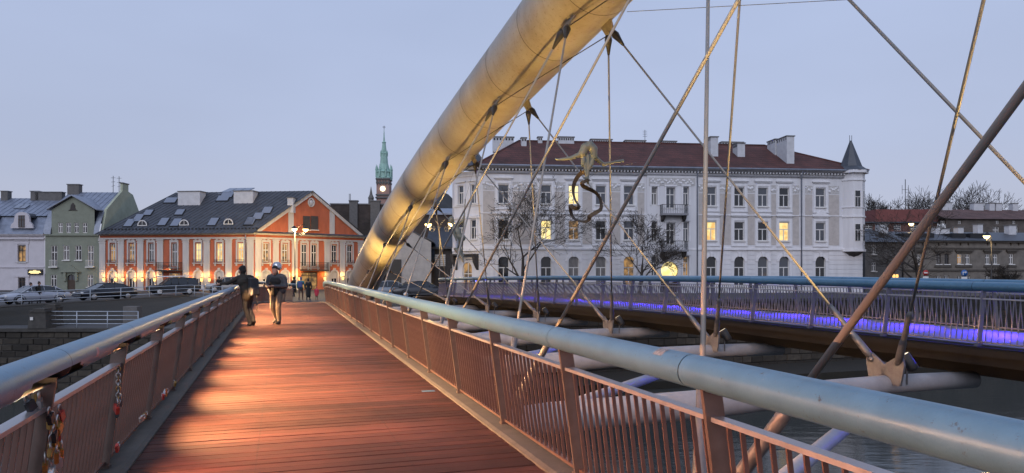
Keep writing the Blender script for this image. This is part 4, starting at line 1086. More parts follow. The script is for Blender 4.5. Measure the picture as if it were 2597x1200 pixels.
# skirt roof strip above the gable cornice
m = MB(M_gb); m.hexa([(-.3, -.62, zE + .041), (Lg + .3, -.62, zE + .041), (Lg + .3, 0, zE + .041), (-.3, 0, zE + .041), (-.3, -.6, zE + .08), (Lg + .3, -.6, zE + .08), (Lg + .3, -.2, zE + .27), (-.3, -.2, zE + .27)])
m.build('skirt_roof', M_slate, OB)
# main roof
apex = M_gb @ Vector((xg, -.35, za + .05)); gend = M_gb @ Vector((Lg, 0, zE))
far = gend + Vector((-Lo, 0, 0)); ridL = apex + Vector((-Lo + 1.6, 0, 0))
c0 = Vector((-.1, -.55, zE + .04)); c1 = Vector((Lo + .1, -.55, zE + .04)); c1g = M_gb @ Vector((-.35, -.4, zE + .06)); c2 = M_gb @ Vector((Lg + .4, -.4, zE + .04))
m = MB(); m.poly([c0, c1, c1g, apex, ridL]); m.poly([c2, far, ridL, apex]); m.poly([c0, ridL, far]); 
rf = m.build('roof', M_slate, OB)
sm = MB(); e_ = 30
for i in range(e_ + 1):
    f = i / e_; p = c0.lerp(c1, f); q = ridL.lerp(apex, f); s = Vector((.02, 0, 0)); up = Vector((0, -.02, .035))
    sm.hexa([p - s, p + s, q + s, q - s, p - s + up, p + s + up, q + s + up, q - s + up])
stuff(sm.build('roof_seams', M_slate, rf))
sg_ = MB()
for i in range(44):
    p = c0.lerp(c1, (i + .5) / 44); q = ridL.lerp(apex, (i + .5) / 44); a = p.lerp(q, .09); sg_.box(a.x - .09, a.x + .09, a.y - .1, a.y + .02, a.z - .02, a.z + .14)
stuff(sg_.build('snow_guards', M_iron, rf))
MB().box(-.1, Lo + .15, -.68, -.56, zE - .04, zE + .07).build('gutter', M_slate, OB)
# the plane of the front slope, to seat rooflights and dormers
nrm = (c1 - c0).cross(ridL - c0).normalized()
if nrm.z < 0: nrm = -nrm
def on_roof(u, v):
    O = fo.A; th = fo.th; rot = Matrix.Rotation(-th, 3, 'Z')
    o_ = rot @ (Vector((0, 0, EYE)) - O); d_ = rot @ Vector(((u - CX) / F, 1, (VH - v) / F))
    t_ = (c0 - o_).dot(nrm) / d_.dot(nrm); return o_ + d_ * t_
upv = (Vector((0, 0, 1)) - nrm * nrm.z).normalized(); ex = upv.cross(nrm).normalized()
if ex.x < 0: ex = -ex
M_sky_pane = mat('rooflight_glass', (.15, .17, .22), .12, .0, spec=1.0)
def rooflight(u, v, w, h):
    p = on_roof(u, v); a = p - ex*w/2; 
    q = MB(); fr_ = [p + ex*(sx_*(w/2 + .08)) + upv*(sy_*(h/2 + .08)) for sx_, sy_ in ((-1,-1),(1,-1),(1,1),(-1,1))]
    q.hexa([x_ for x_ in fr_] + [x_ + nrm*.1 for x_ in fr_]); o = q.build('rooflight', M_iron, OB)
    g_ = [p + ex*(sx_*w/2) + upv*(sy_*h/2) + nrm*.103 for sx_, sy_ in ((-1,-1),(1,-1),(1,1),(-1,1))]
    MB().hexa(g_ + [x_ + nrm*.012 for x_ in g_]).build('pane', M_sky_pane, o)
for x_, y_ in ((980, 375), (1045, 338), (1120, 298), (1235, 367), (1330, 372), (1358, 295), (1610, 367), (1885, 363), (1290, 205), (1685, 190), (1715, 165)):
    rooflight(x_ * .3361, 440 + y_ * .3361, 1.0 if y_ > 210 else 1.5, 1.35 if y_ > 300 else 1.0)
for u, v in ((634, 563), (655, 549), (678, 534)): rooflight(u, v, 1.1, 1.2)
for x_, y_ in ((1078, 376), (1393, 372), (1727, 365)):
    p = on_roof(x_ * .3361, 440 + y_ * .3361 + 5)
    k = 10; R1 = .62; base = p
    prof = [(R1 * math.cos(math.pi * i / k), .62 * math.sin(math.pi * i / k)) for i in range(k + 1)]
    q = MB(); q.prism([(p.x + a_, p.y - .1, p.z + b_) for a_, b_ in prof], (0, 1.6, 0)); o = q.build('dormer', M_slate, OB)
    q = MB(); 
    for i in range(k):
        a_, b_ = prof[i], prof[i+1]; q.prism([(p.x + a_[0]*1.0, p.y - .15, p.z + a_[1]), (p.x + a_[0]*.82, p.y - .15, p.z + a_[1]*.82), (p.x + b_[0]*.82, p.y - .15, p.z + b_[1]*.82), (p.x + b_[0], p.y - .15, p.z + b_[1])], (0, .05, 0))
    q.box(p.x - R1, p.x + R1, p.y - .16, p.y - .1, p.z - .09, p.z - .002); q.box(p.x - .025, p.x + .025, p.y - .14, p.y - .1, p.z, p.z + .5)
    w_ = q.build('dormer_frame', M_wframe, o)
    MB().prism([(p.x + a_*.82, p.y - .115, p.z + b_*.82) for a_, b_ in prof], (0, .01, 0)).build('dormer_pane', M_pane, w_)
for u, v, w, h in ((480, 497, 2.9, 1.6), (618, 492, 2.5, 1.4), (737, 497, .75, .8)):
    p = on_roof(u, v + 22); c = MB().box(p.x - w/2, p.x + w/2, p.y - .1, p.y + 1.3, p.z - 1, p.z + h).build('chimney', M_wchim, OB)
    MB().box(p.x - w/2 - .08, p.x + w/2 + .08, p.y - .18, p.y + 1.38, p.z + h + .002, p.z + h + .1).build('chimney_cap', M_cap, c)
p = on_roof(583, 492); q = MB()
for i in range(3):
    f0 = [p + Vector((i * 1.15 - 1.6, 0, 0)), p + Vector((i * 1.15 - .55, 0, 0)), p + Vector((i * 1.15 + .0, 2.0, .9)), p + Vector((i * 1.15 - 1.05, 2.0, .9))]
    q.hexa(f0 + [x_ + Vector((0, -.03, .08)) for x_ in f0])
q.build('glazed_lantern', M_sky_pane, OB)
# wall lamps washing the front with light
def sconce(x, z, fr_, label, power=28):
    Mx = frame_M(fr_) if fr_ else Matrix.Identity(4)
    p = Mx @ Vector((x, -.3, z)); 
    W4 = Matrix.Translation(fo.A) @ Matrix.Rotation(fo.th, 4, 'Z')
    o = thing('wall_lamp', label, 'lamp', W4 @ p, 0, 'wall lamps on the orange building')
    MB().lathe([(.11, -.36), (.15, -.15), (.15, .02)], (0, 0, 0), 10).build('lamp_shade', M_sconce, o)
    MB().lathe([(.17, .03), (.17, .1)], (0, 0, 0), 10).build('lamp_rim', M_iron, o)
    MB().box(-.03, .03, -.03, .32, .04, .1).build('bracket', M_iron, o)
    point('lamp_light', (0, -.1, .35), power, (1.0, .52, .12), .08, o)
zs_ = fo.loc(300, 706)[1]
for i, xq in enumerate((796, 940, 1085, 1030, 885, 1178, 1440, 1530, 1590, 1740)):
    sconce(fo.loc(xq * .3361, 706)[0], zs_, None, 'small glowing wall lamp on the orange front, %s from the green house' % ['first','third','fifth','fourth','second','sixth','seventh','eighth','ninth','tenth'][i])
for i, u in enumerate((650, 741, 757, 821, 867)):
    sconce(g2.loc(u, 700)[0], zs_ + .1, frg, 'glowing wall lamp on the gable side, %s from the corner' % words[i].replace('nearest', 'first'))
spot('porch_light', (fo.A + Matrix.Rotation(fo.th, 3, 'Z') @ Vector((wx[3][0] - .9, -.7, 2.6))), (fo.A + Matrix.Rotation(fo.th, 3, 'Z') @ Vector((wx[3][0] - .8, .2, 0))), 250, (1, .62, .22), 150, .8, .1)
# ============================================================ green gabled house
M_green = mat('grey_green_render', (.20, .22, .18), .95, var=.12, scale=1.5, bump=.35, bscale=45)
M_lgreen = mat('pale_green_fire_wall', (.36, .39, .30), .95, var=.16, scale=.8, bump=.25, bscale=25)
fg = Fac((-56.6, 87.0), (-50.15, 87.2))
GH = fg.root('green_house', 'grey-green house with a curved gable and pale zinc roof beside the orange building')
L = fg.L; zc = fg.loc(180, 596)[1]; zg = fg.loc(180, 532)[1]; za_ = fg.loc(181, 497)[1]
xa_, xb_ = fg.loc(131, 560)[0], fg.loc(240, 560)[0]
ops = []; W3 = []
for u in (137.5, 168, 199, 230):
    x, zt_ = fg.loc(u, 623); zb = fg.loc(u, 660)[1]
    lo_ = -.75 if u in (137.5, 230) else 0
    ops.append((x, zb + lo_, .72, zt_ - zb - lo_)); W3.append((x, zb + lo_, .72, zt_ - zb - lo_, u))
for u in (136, 229):
    x, zt_ = fg.loc(u, 697); zb = fg.loc(u, 728)[1]; ops.append((x, zb, .68, zt_ - zb)); W3.append((x, zb, .68, zt_ - zb, 0))
xdr = fg.loc(180.5, 700)[0]; zdr = fg.loc(180, 697)[1]; ops.append((xdr, .05, .95, zdr))
m = MB(); wall(m, 0, L, 0, zc, ops); m.quad((0, 9, 0), (0, 0, 0), (0, 0, zc), (0, 9, zc)); m.build('wall', M_green, GH)
for x, z, w, h, u in W3:
    o = window(GH, x, z, w, h, 'cross', None, trans=.68, sill=(u not in (137.5, 230)), dep=.14)
    if u in (137.5, 230):
        q = MB(); 
        for i in range(8): xx = -.42 + .84 * i / 7; q.box(xx - .012, xx + .012, -.3, -.28, -.02, .72)
        q.box(-.44, .44, -.31, -.27, .72, .76); q.box(-.5, .5, -.36, .0, -.16, -.03); q.build('balconet', M_wframe, o)
o = window(GH, xdr, .05, .95, zdr, 'door', None, arch=.47, wallm=M_green, trans=.62, sill=False, fm=M_door)
MB().box(-.46, .46, .14, .2, 0, zdr * .6).build('door_leaf', M_door, o)
q = MB(); q.prism([(-1.25, -.3, zdr + .25), (1.25, -.3, zdr + .25), (0, -.3, zdr + 1.15)], (0, .3, 0)); q.box(-.85, -.55, -.22, 0, .1 + zdr - .9, zdr + .248); q.box(.55, .85, -.22, 0, zdr - .8, zdr + .248); q.build('door_pediment', M_green, o)
# upper gable storey
ops = []
for u in (153.5, 174, 194.5, 215.5): x, zt_ = fg.loc(u, 565); zb = fg.loc(u, 591)[1]; ops.append((x, zb, .56, zt_ - zb))
m = MB(); wall(m, xa_, xb_, zc, zg, ops, .14, -.02); m.poly([(xa_, -.02, zg), (xb_, -.02, zg), ((xa_ + xb_) / 2, -.02, za_ - .1)]); m.build('gable_wall', M_green, GH)
for x, z, w, h in ops: window(GH, x, z, w, h, 'cross', None, trans=.62, dep=.14, sill=False, y=-.02)
m = MB(); m.box(-.05, L + .05, -.2, -.001, zc - .1, zc + .08); m.build('cornice', M_green, GH)
cx_ = (xa_ + xb_) / 2
q = MB(); q.prism([(cx_ - .55, -.1, fg.loc(180, 534)[1]), (cx_ + .55, -.1, fg.loc(180, 534)[1]), (cx_ + .3, -.1, fg.loc(180, 531)[1]), (cx_ + .25, -.1, fg.loc(180, 521)[1]), (cx_, -.1, fg.loc(180, 514)[1]), (cx_ - .25, -.1, fg.loc(180, 521)[1]), (cx_ - .3, -.1, fg.loc(180, 531)[1])], (0, .08, 0)); q.build('gable_vent', M_bracket, GH)
# curved zinc side roofs and cross gable
for a, c in ((0, xa_), (xb_, L)):
    k = 6; m = MB()
    P = [((a), -.25 + 1.5 * (i / k) ** 1.6, zc + .08 + (zg + .1 - zc) * i / k) for i in range(k + 1)]
    for i in range(k): m.quad((a - (.1 if a == 0 else 0), *P[i][1:]), (c + (.1 if a else 0), *P[i][1:]), (c + (.1 if a else 0), *P[i+1][1:]), (a - (.1 if a == 0 else 0), *P[i+1][1:]))
    m.build('mansard_side', M_zinc, GH)
zr_ = fg.loc(260, 488, 5.5)[1]
m = MB()
m.quad((-.1, 1.25, zg + .18), (L + .1, 1.25, zg + .18), (L + .1, 5.5, zr_), (-.1, 5.5, zr_)); m.quad((L + .1, 10.5, zg - 1), (-.1, 10.5, zg - 1), (-.1, 5.5, zr_), (L + .1, 5.5, zr_))
m.build('roof', M_zinc, GH)
m = MB(); ap = (cx_, -.4, za_); 
for sg in (-1, 1):
    ex_ = cx_ + sg * ((xb_ - xa_) / 2 + .45); zl_ = zg - .08
    P = [(ex_, -.4, zl_), ap, (cx_, 4.6, za_), (ex_, 1.6, zl_)]
    m.hexa(P + [(p[0], p[1], p[2] + .12) for p in P])
rg_ = m.build('cross_gable_roof', M_zinc, GH)
ss = MB(); seams(ss, (-.1, 1.25, zg + .18), (L + .1, 1.25, zg + .18), (L + .1, 5.5, zr_), (-.1, 5.5, zr_), 10); stuff(ss.build('roof_seams', M_zinc, rg_))
m = MB(); P = [(L + .02, 0, zc - .5), (L + .02, .1, zc + .1), (L + .02, 1.1, zg + .15), (L + .02, 4.9, zr_ + .15), (L + .02, 4.9, zr_ + 1.1), (L + .02, 6.4, zr_ + 1.1), (L + .02, 6.4, zr_ + .2), (L + .02, 7.6, zr_ - .1), (L + .02, 10.5, zg - 1), (L + .02, 10.5, zc - .5)]
m.prism(P, (.3, 0, 0)); fwall = m.build('fire_wall', M_lgreen, GH)
MB().box(L - .05, L + .4, 4.8, 6.5, zr_ + 1.102, zr_ + 1.22).build('wall_cap', M_cap, fwall)
x, z = fg.loc(192, 488, 5.5); chimney(GH, x, 5.3, zr_ - .1, 1.45, .8, 1.0, M_greyr, slots=0)
for u, vv in ((286, 446), (301, 447)):
    x, z = fg.loc(u, vv, 5.5); q = MB(); q.tube([(x, 5.6, zr_ - .3), (x, 5.6, z)], .035, 5)
    for k_ in range(3): q.tube([(x - .3 + .05*k_, 5.6, z - .25 - .55*k_), (x + .3 - .05*k_, 5.6, z - .25 - .5*k_)], .02, 4)
    q.build('aerial', M_iron, GH)

# ============================================================ white house at the left edge
fl = Fac((-72.0, 86.6), (-56.65, 87.0))
WH = fl.root('white_house', 'plain white house with arched dormer and lit sign at the street end')
L = fl.L; zc = fl.loc(60, 596)[1]
M_lilac = mat('white_house_plaster', (.50, .48, .52), .9, var=.08, scale=1.2, bump=.15, bscale=30)
x1, zt1 = fl.loc(55.5, 622); zb1 = fl.loc(55.5, 664)[1]; xd1, zd1 = fl.loc(56, 706)
ops = [(x1, zb1, .95, zt1 - zb1), (xd1, .05, .85, zd1), (x1 - 5.2, zb1, .95, zt1 - zb1), (x1 - 5.2, .05, .85, zd1)]
m = MB(); wall(m, 0, L, 0, zc, ops); m.quad((0, 9, 0), (0, 0, 0), (0, 0, zc), (0, 9, zc)); m.build('wall', M_lilac, WH)
for i, (x, z, w, h) in enumerate(ops):
    o = window(WH, x, z, w, h, 'cross' if i in (0, 2) else 'door', M_litd if i == 0 else None, fm=M_iron if i in (0, 2) else M_door, trans=.66, sill=i in (0, 2))
    s = MB()
    if i in (0, 2): s.box(-w/2 - .3, -w/2 - .02, -.06, .01, -.1, h + .15); s.box(w/2 + .02, w/2 + .3, -.06, .01, -.1, h + .15); s.box(-w/2 - .4, w/2 + .4, -.08, .01, h + .152, h + .42); s.box(-w/2 - .55, w/2 + .55, -.25, .01, h + .75, h + .9); s.box(-w/2 - .4, w/2 + .4, -.12, .01, h + .55, h + .748)
    else:
        s.box(-w/2 - .42, -w/2 - .02, -.08, .01, 0, h + .12); s.box(w/2 + .02, w/2 + .42, -.08, .01, 0, h + .12); s.box(-w/2 - .5, w/2 + .5, -.14, .01, h + .122, h + .32)
        k = 10; s.prism([(-.85, -.1, h + .322)] + [(-.85 * math.cos(math.pi * j / k), -.1, h + .322 + .85 * math.sin(math.pi * j / k)) for j in range(1, k)] + [(.85, -.1, h + .322)], (0, .1, 0))
    s.build('surround', M_lilac, o)
m = MB(); zst = fl.loc(60, 679)[1]; m.box(-.05, L + .02, -.1, -.001, zst, zst + .12); m.box(-.05, L + .02, -.22, -.001, zc - .55, zc - .35); m.box(-.05, L + .02, -.3, -.001, zc - .08, zc + .08); m.build('string_course', M_lilac, WH)
z_k = fl.loc(60, 548, 1.6)[1]; z_r = fl.loc(60, 503, 6.5)[1]
m = MB(); m.quad((-.1, -.4, zc + .085), (L, -.4, zc + .085), (L, 1.7, z_k), (-.1, 1.7, z_k)); m.quad((-.1, 1.4, z_k), (L, 1.4, z_k), (L, 6.5, z_r), (-.1, 6.5, z_r)); m.quad((L, 12, z_k), (-.1, 12, z_k), (-.1, 6.5, z_r), (L, 6.5, z_r)); m.poly([(L, -.4, zc), (L, 12, zc), (L, 12, z_k), (L, 6.5, z_r), (L, 1.4, z_k)])
rf = m.build('roof', M_zinc, WH)
ss = MB(); seams(ss, (-.1, 1.4, z_k), (L, 1.4, z_k), (L, 6.5, z_r), (-.1, 6.5, z_r), 22); stuff(ss.build('roof_seams', M_zinc, rf))
xd_, zd_ = fl.loc(57, 577)
def dormer(xd_):
    q = MB(); P = [(-1.35, 0), (-1.25, .45), (-.95, .75), (-.85, 1.35)] + [(-.85 * math.cos(math.pi * i / 8), 1.35 + .62 * math.sin(math.pi * i / 8)) for i in range(1, 8)] + [(.85, 1.35), (.95, .75), (1.25, .45), (1.35, 0)]
    q.prism([(xd_ + a, -.15, zd_ - .1 + b) for a, b in P], (0, .3, 0)); o = q.build('dormer', M_lilac, WH)
    MB().prism([(xd_ + a * .98, .151, zd_ - .1 + b * .98) for a, b in P[3:12]], (0, 3.0, 0)).build('dormer_roof', M_slate, o)
    w_ = window(WH, xd_, zd_ + .0, .72, 1.45, 'cross', None, fm=M_door, dep=.05, sill=False, y=-.2)
dormer(xd_); dormer(xd_ - 4.3)
for u, v in ((38, 524), (51, 525)):
    x, z = fl.loc(u + 5, v, 3.4); 
    yy = 1.4 + (z - z_k) / (z_r - z_k) * 5.1; sl_ = (z_r - z_k) / 5.1
    o = MB(); P = [(x - .45, yy - .55, z - .55 * sl_ + .06), (x + .45, yy - .55, z - .55 * sl_ + .06), (x + .45, yy + .55, z + .55 * sl_ + .06), (x - .45, yy + .55, z + .55 * sl_ + .06)]
    o.hexa(P + [(p[0], p[1] - .03, p[2] + .07) for p in P]); o.build('rooflight', M_sky_pane, WH)
for u, w, h in ((20, .85, .9), (96, 1.0, .9), (131, 3.4, .8)):
    x, z = fl.loc(u, 502, 6.5); chimney(WH, x, 6.2, z_r - .1, w, .8, h, M_greyr, slots=0)
# lit sign
xs_, zs_ = fl.loc(91, 690); 
sg_ = thing('shop_sign', 'small black sign box with glowing yellow lettering on the white house', 'sign', fl.A + Matrix.Rotation(fl.th, 3, 'Z') @ Vector((xs_, -.12, zs_ - .3)), fl.th)
MB().box(-.85, .85, -.1, .1, 0, .62).build('sign_box', M_dark, sg_)
q = MB(); q.box(-.62, .62, -.108, -.102, .34, .42); q.box(-.72, .72, -.108, -.102, .22, .29); q.box(-.5, .5, -.108, -.102, .11, .16); q.box(-.2, .2, -.108, -.102, .48, .52); q.build('sign_lettering', lit('sign_glow', (1, .8, .35), 2.2), sg_)

# ============================================================ buildings behind the arch foot
fb_ = Fac((-26.2, 103.5), (-15.0, 104.5)); BB = fb_.root('brick_fire_wall_house', 'tall old dark brick fire wall with two chimney stacks behind the arch')
zb_ = fb_.loc(900, 519)[1]
MB().box(0, fb_.L, 0, 12, 0, zb_).build('wall', M_brick, BB)
for u, w in ((897, 1.15), (952, 1.35)):
    x = fb_.loc(u, 515)[0]; c = MB().box(x - w/2, x + w/2, -.35, .6, 0.0, zb_ + .45).build('chimney_stack', M_greyr, BB); MB().box(x - w/2 - .1, x + w/2 + .1, -.45, .7, zb_ + .452, zb_ + .6).build('stack_cap', M_cap, c)
MB().box(-.1, fb_.L + .1, -.1, 12.1, zb_ + .002, zb_ + .16).build('wall_cap', M_cap, BB)
q = MB()
for u in (885, 888, 955): x = fb_.loc(u, 515)[0]; q.tube([(x, .3, zb_), (x, .3, zb_ + 1.6)], .04, 5)
q.build('roof_pipe', M_iron, BB)
fp = Fac((-14.5, 83.0), (-9.4, 83.4)); PH = fp.root('pale_fire_wall_house', 'low house with blank grey gable wall and dark garage opening')
L = fp.L; 
def LP(u, v): x, z = fp.loc(u, v); return (x, 0, z)
m = MB(); prof = [(0, 0, 0), (L, 0, 0), (L, 0, LP(1090, 614)[2]), LP(1035, 583), (0, 0, LP(985, 655)[2] + .3)]
m.prism(prof, (0, .4, 0)); m.build('gable_wall', mat('pale_grey_render', (.30, .30, .31), .95, var=.2, scale=.9, bump=.25, bscale=14), PH)
a, c = prof[3], prof[2]; m = MB(); P = [(a[0], -.1, a[2] + .02), (c[0] + .3, -.1, c[2] - .05), (c[0] + .3, 9, c[2] - .05), (a[0], 9, a[2] + .02)]; m.hexa(P + [(p[0], p[1], p[2] + .15) for p in P])
P = [(-.3, -.1, prof[4][2]), (a[0] - .01, -.1, a[2] + .02), (a[0] - .01, 9, a[2] + .02), (-.3, 9, prof[4][2])]; m.hexa(P + [(p[0], p[1], p[2] + .15) for p in P]); m.build('roof', M_slate, PH)
x0, z0 = fp.loc(990, 690); x1, z1_ = fp.loc(1018, 658); MB().box(.05, x1, -.06, .1, .0, z1_).build('garage_door', M_dark, PH)
fq = Fac((-13.2, 96.0), (-7.0, 96.0)); QH = fq.root('brick_back_house', 'dark brick wall with lean-to roof seen behind the street lamp')
zq = fq.loc(1090, 545)[1]; MB().box(0, fq.L + 1.5, 0, 9, 0, zq).build('wall', M_brick, QH)
P = [(2.2, -7.5, 3.6), (fq.L + 1.2, -7.5, 3.6), (fq.L + 1.2, -.05, fq.loc(1090, 585)[1]), (2.2, -.05, fq.loc(1060, 575)[1])]; MB().hexa(P + [(p[0], p[1], p[2] + .15) for p in P]).build('lean_to_roof', M_slate, QH)
P = [(-.2, -.3, zq), (fq.L + 1.7, -.3, zq), (fq.L + 1.7, 5, zq + 1.1), (-.2, 5, zq + 1.1)]; MB().hexa(P + [(p[0], p[1], p[2] + .2) for p in P]).build('roof', M_zinc, QH)
fs_ = Fac((-9.3, 86.0), (-6.1, 85.5)); SH = fs_.root('low_shop', 'low dark shop front with white boards left of the white building')
L = fs_.L; zt_ = fs_.loc(1110, 632)[1]
ops = [(2.2, .9, .5, 1.7), (2.9, .9, .4, 1.7)]
m = MB(); wall(m, 0, L, 0, zt_, ops); m.build('wall', mat('dark_shop_render', (.05, .045, .045), .9, var=.3), SH)
for x, z, w, h in ops: window(SH, x, z, w, h, 'cross', None, sill=False)
for i in range(6): z = fs_.loc(1103, 675 - i * 5)[1]; MB().box(.1, 1.35, -.06, -.002, z, z + .2).build('white_board', M_wframe, SH)
MB().box(-.2, L + .3, -.5, 6, zt_ + .002, zt_ + .25).build('roof', M_slate, SH)

# ============================================================ church tower
M_cop = mat('hazy_verdigris_copper', (.28, .44, .385), .7, var=.25, scale=.5)  # green copper lightened: distance haze is put into the colour
ct = pix(974, 690, 240); CT = thing('church_tower', 'slender church tower with green copper spire and glowing clock', 'church tower', (ct.x, 240, ZG))
S = 240 / F
def cz(v): return EYE + (VH - v) * S - ZG
m = MB(); m.box(-2.1, 2.1, -2.35, 2.35, 0, cz(458)); m.build('brick_shaft', mat('hazy_church_brick', (.34, .21, .18), .9, var=.2, scale=.6), CT)  # shaft brick is lightened too, painting in distance haze
q = MB(); 
for v, ex_ in ((458, .4), (467, .25), (498, .35), (505, .5)): q.box(-2.1 - ex_ * .6, 2.1 + ex_ * .6, -2.35 - ex_, 2.35 + ex_, cz(v), cz(v) + .5)
for x in (-1.9, -.9, 0, .9, 1.9): q.box(x - .22, x + .22, -2.75, -2.36, cz(470), cz(460))
q.build('stone_band', M_greyr, CT)
m = MB(); m.tube([(0, -2.6, cz(481)), (0, -2.36, cz(481))], .85, 20); m.build('clock_face', lit('clock_glow', (1, .9, .6), 3.0), CT)
m = MB(); m.lathe([(2.7, cz(458)), (2.9, cz(452)), (2.55, cz(449)), (2.5, cz(440)), (2.8, cz(437)), (1.9, cz(431)), (1.35, cz(415)), (1.1, cz(392)), (1.25, cz(390)), (.9, cz(386)), (.55, cz(364)), (.75, cz(362)), (.3, cz(358)), (.12, cz(335)), (.05, cz(326))], (0, 0, 0), 8, smooth=False)
sp_ = m.build('copper_spire', M_cop, CT)
for a_ in range(8):
    x, y = 2.6 * math.cos(R(22.5 + 45 * a_)), 2.6 * math.sin(R(22.5 + 45 * a_))
    MB().lathe([(.3, cz(450)), (.3, cz(433)), (.4, cz(432)), (.03, cz(418))], (x, y, 0), 6, smooth=False).build('pinnacle', M_cop, sp_)
    x, y = 1.15 * math.cos(R(45 * a_)), 1.15 * math.sin(R(45 * a_)); MB().lathe([(.16, cz(397)), (.16, cz(388)), (.02, cz(381))], (x, y, 0), 5, smooth=False).build('pinnacle', M_cop, sp_)
q = MB(); q.tube([(0, 0, cz(328)), (0, 0, cz(319))], .09, 5); q.box(-.5, .5, -.06, .06, cz(323), cz(323) + .15); q.build('cross', M_iron, sp_)
cu = pix(941, 690, 236); m = MB(); m.lathe([(.9, 0), (.9, cz(507)), (1.05, cz(506)), (.5, cz(497)), (.25, cz(486)), (.06, cz(477))], (0, 0, 0), 6, smooth=False); o = m.build('church_pinnacle', M_greyr, None, (cu.x, 236, ZG)); tag(o, 'thin stone church pinnacle left of the green spire', 'spire')

# ============================================================ houses at the right edge
fe = Fac((39.6, 80.5), (44.4, 81.5)); GR = fe.root('grey_slate_house', 'small grey house with slate roof beside the white building')
L = fe.L; ze_ = fe.loc(2220, 614)[1]; zr2 = fe.loc(2220, 580, 3)[1]
ops = []
for v0, v1 in ((621, 645), (665, 688)): x, zt_ = fe.loc(2216, v0); zb = fe.loc(2216, v1)[1]; ops.append((x, zb, .52, zt_ - zb))
m = MB(); wall(m, 0, L, 0, ze_, ops); m.quad((L, 0, 0), (L, 7, 0), (L, 7, ze_), (L, 0, ze_)); m.build('wall', M_greyr, GR)
for x, z, w, h in ops: window(GR, x, z, w, h, 'cross', None, dep=.12)
m = MB(); m.quad((-1, -.4, ze_), (L + .3, -.4, ze_), (L - 1.9, 3.2, zr2), (-1, 3.2, zr2)); m.poly([(L + .3, -.4, ze_), (L + .3, 7, ze_), (L - 1.9, 3.2, zr2)]); m.build('roof', M_slate, GR)
MB().tube([(L - .1, -.12, 0), (L - .1, -.12, ze_)], .07, 7).build('downpipe', M_iron, GR)
ft = Fac((44.6, 84.0), (72.0, 88.0)); TH = ft.root('tan_terrace', 'long weathered tan house with paired white windows and dark roof')
L = ft.L; ze_ = ft.loc(2400, 612)[1]; x0_ = .2
ops = []; tw = []
for u in (2268, 2330, 2380.5, 2401, 2434, 2454.5, 2505, 2525, 2565):
    x, zt_ = ft.loc(u, 644); zb = ft.loc(u, 670)[1]; ops.append((x, zb, .6, zt_ - zb)); tw.append((x, zb, .6, zt_ - zb, u))
    xg_, zt2 = ft.loc(u, 699); ops.append((x, .4, .62, zt2 - .4)); tw.append((x, .4, .62, zt2 - .4, 0))
hol = []
for u in (2320, 2340, 2381, 2401, 2436, 2456, 2505, 2525, 2564, 2583): x, z = ft.loc(u, 623); ops.append((x, z, .22, .3)); hol.append((x, z))
m = MB(); wall(m, 0, L, 0, ze_, ops, .3); m.quad((0, 8, 0), (0, 0, 0), (0, 0, ze_), (0, 8, ze_)); m.build('wall', M_tan, TH)
for x, z, w, h, u in tw: window(TH, x, z, w, h, 'cross', M_litd if u == 2434 else None, dep=.18, fm=M_bracket if u in (2380.5, 2401) else M_wframe)
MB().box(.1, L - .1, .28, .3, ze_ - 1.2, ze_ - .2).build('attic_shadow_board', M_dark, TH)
m = MB(); z_a = ft.loc(2400, 628)[1]; z_b = ft.loc(2400, 684)[1]
m.box(0, L, -.14, -.001, z_a - .14, z_a); m.box(0, L, -.3, -.001, ze_ - .12, ze_ + .08); m.box(0, L, -.16, -.001, z_b - .16, z_b + .02)
for u in (2269, 2330, 2391, 2444, 2515, 2565):
    x, z = ft.loc(u, 638); w = 1.0 if u in (2391, 2444, 2515) else .55; m.box(x - w - .2, x + w + .2, -.24, -.001, z, z + .2); m.box(x - w, x + w, -.1, -.001, z - .2, z - .002)
    zb = ft.loc(u, 676)[1]; m.box(x - w - .1, x + w + .1, -.12, -.002, zb - .1, zb + .12)
m.build('cornice', mat('sooty_trim', (.07, .062, .055), .9, var=.3, scale=2), TH)
zr3 = ft.loc(2400, 588, 4)[1]; m = MB(); m.quad((-.2, -.45, ze_ + .085), (L, -.45, ze_ + .085), (L, 4.5, zr3), (-.2, 4.5, zr3)); m.quad((L, 9, ze_), (-.2, 9, ze_), (-.2, 4.5, zr3), (L, 4.5, zr3)); m.build('roof', M_slate, TH)
for u, w, h in ((2236, 1.2, 1.0), (2374, .75, .7), (2391, 1.2, .5), (2431, .75, .7), (2480, .7, 1.1), (2562, 1.0, 1.0)):
    x, z = ft.loc(u, 590, 3.6); chimney(TH, x, 3.6, zr3 - .5, w, .8, h + .3, M_wchim, slots=0)
for u in (2300, 2340, 2420, 2465):
    x, z = ft.loc(u, 600, 1.8); MB().box(x - .9, x + .9, 1.0, 4.2, z - .8, z + .35).build('flat_dormer', M_iron, TH)
fx = Fac((57, 112.0), (66.3, 112.0)); RB = fx.root('red_brick_house', 'red brick house with brick-red roof behind the grey slate house')
zt_ = fx.loc(2280, 566)[1]; ops = []
for u in (2204, 2276, 2318): x, zz = fx.loc(u, 568); ops.append((x, zz - 1.0, 1.2, .9))
m = MB(); wall(m, -3, fx.L, 0, zt_ , ops); m.build('wall', M_rbrick, RB)
for x, z, w, h in ops: window(RB, x, z, w, h, 'bars', None, sill=False)
m = MB(); m.box(-.2, fx.L + .3, .1, 7, zt_ + .05, fx.loc(2280, 531)[1]); m.build('roof_storey', mat('red_sheet_roof', (.17, .055, .05), .8, var=.2, scale=1), RB)
MB().box(-3.2, fx.L + .4, -.4, 7.2, zt_ + .0, zt_ + .2).build('eaves', M_slate, RB)
fy = Fac((66.5, 110.0), (90, 112.5)); YB = fy.root('long_brick_house', 'long brick house with faded tile roof and row of chimneys')
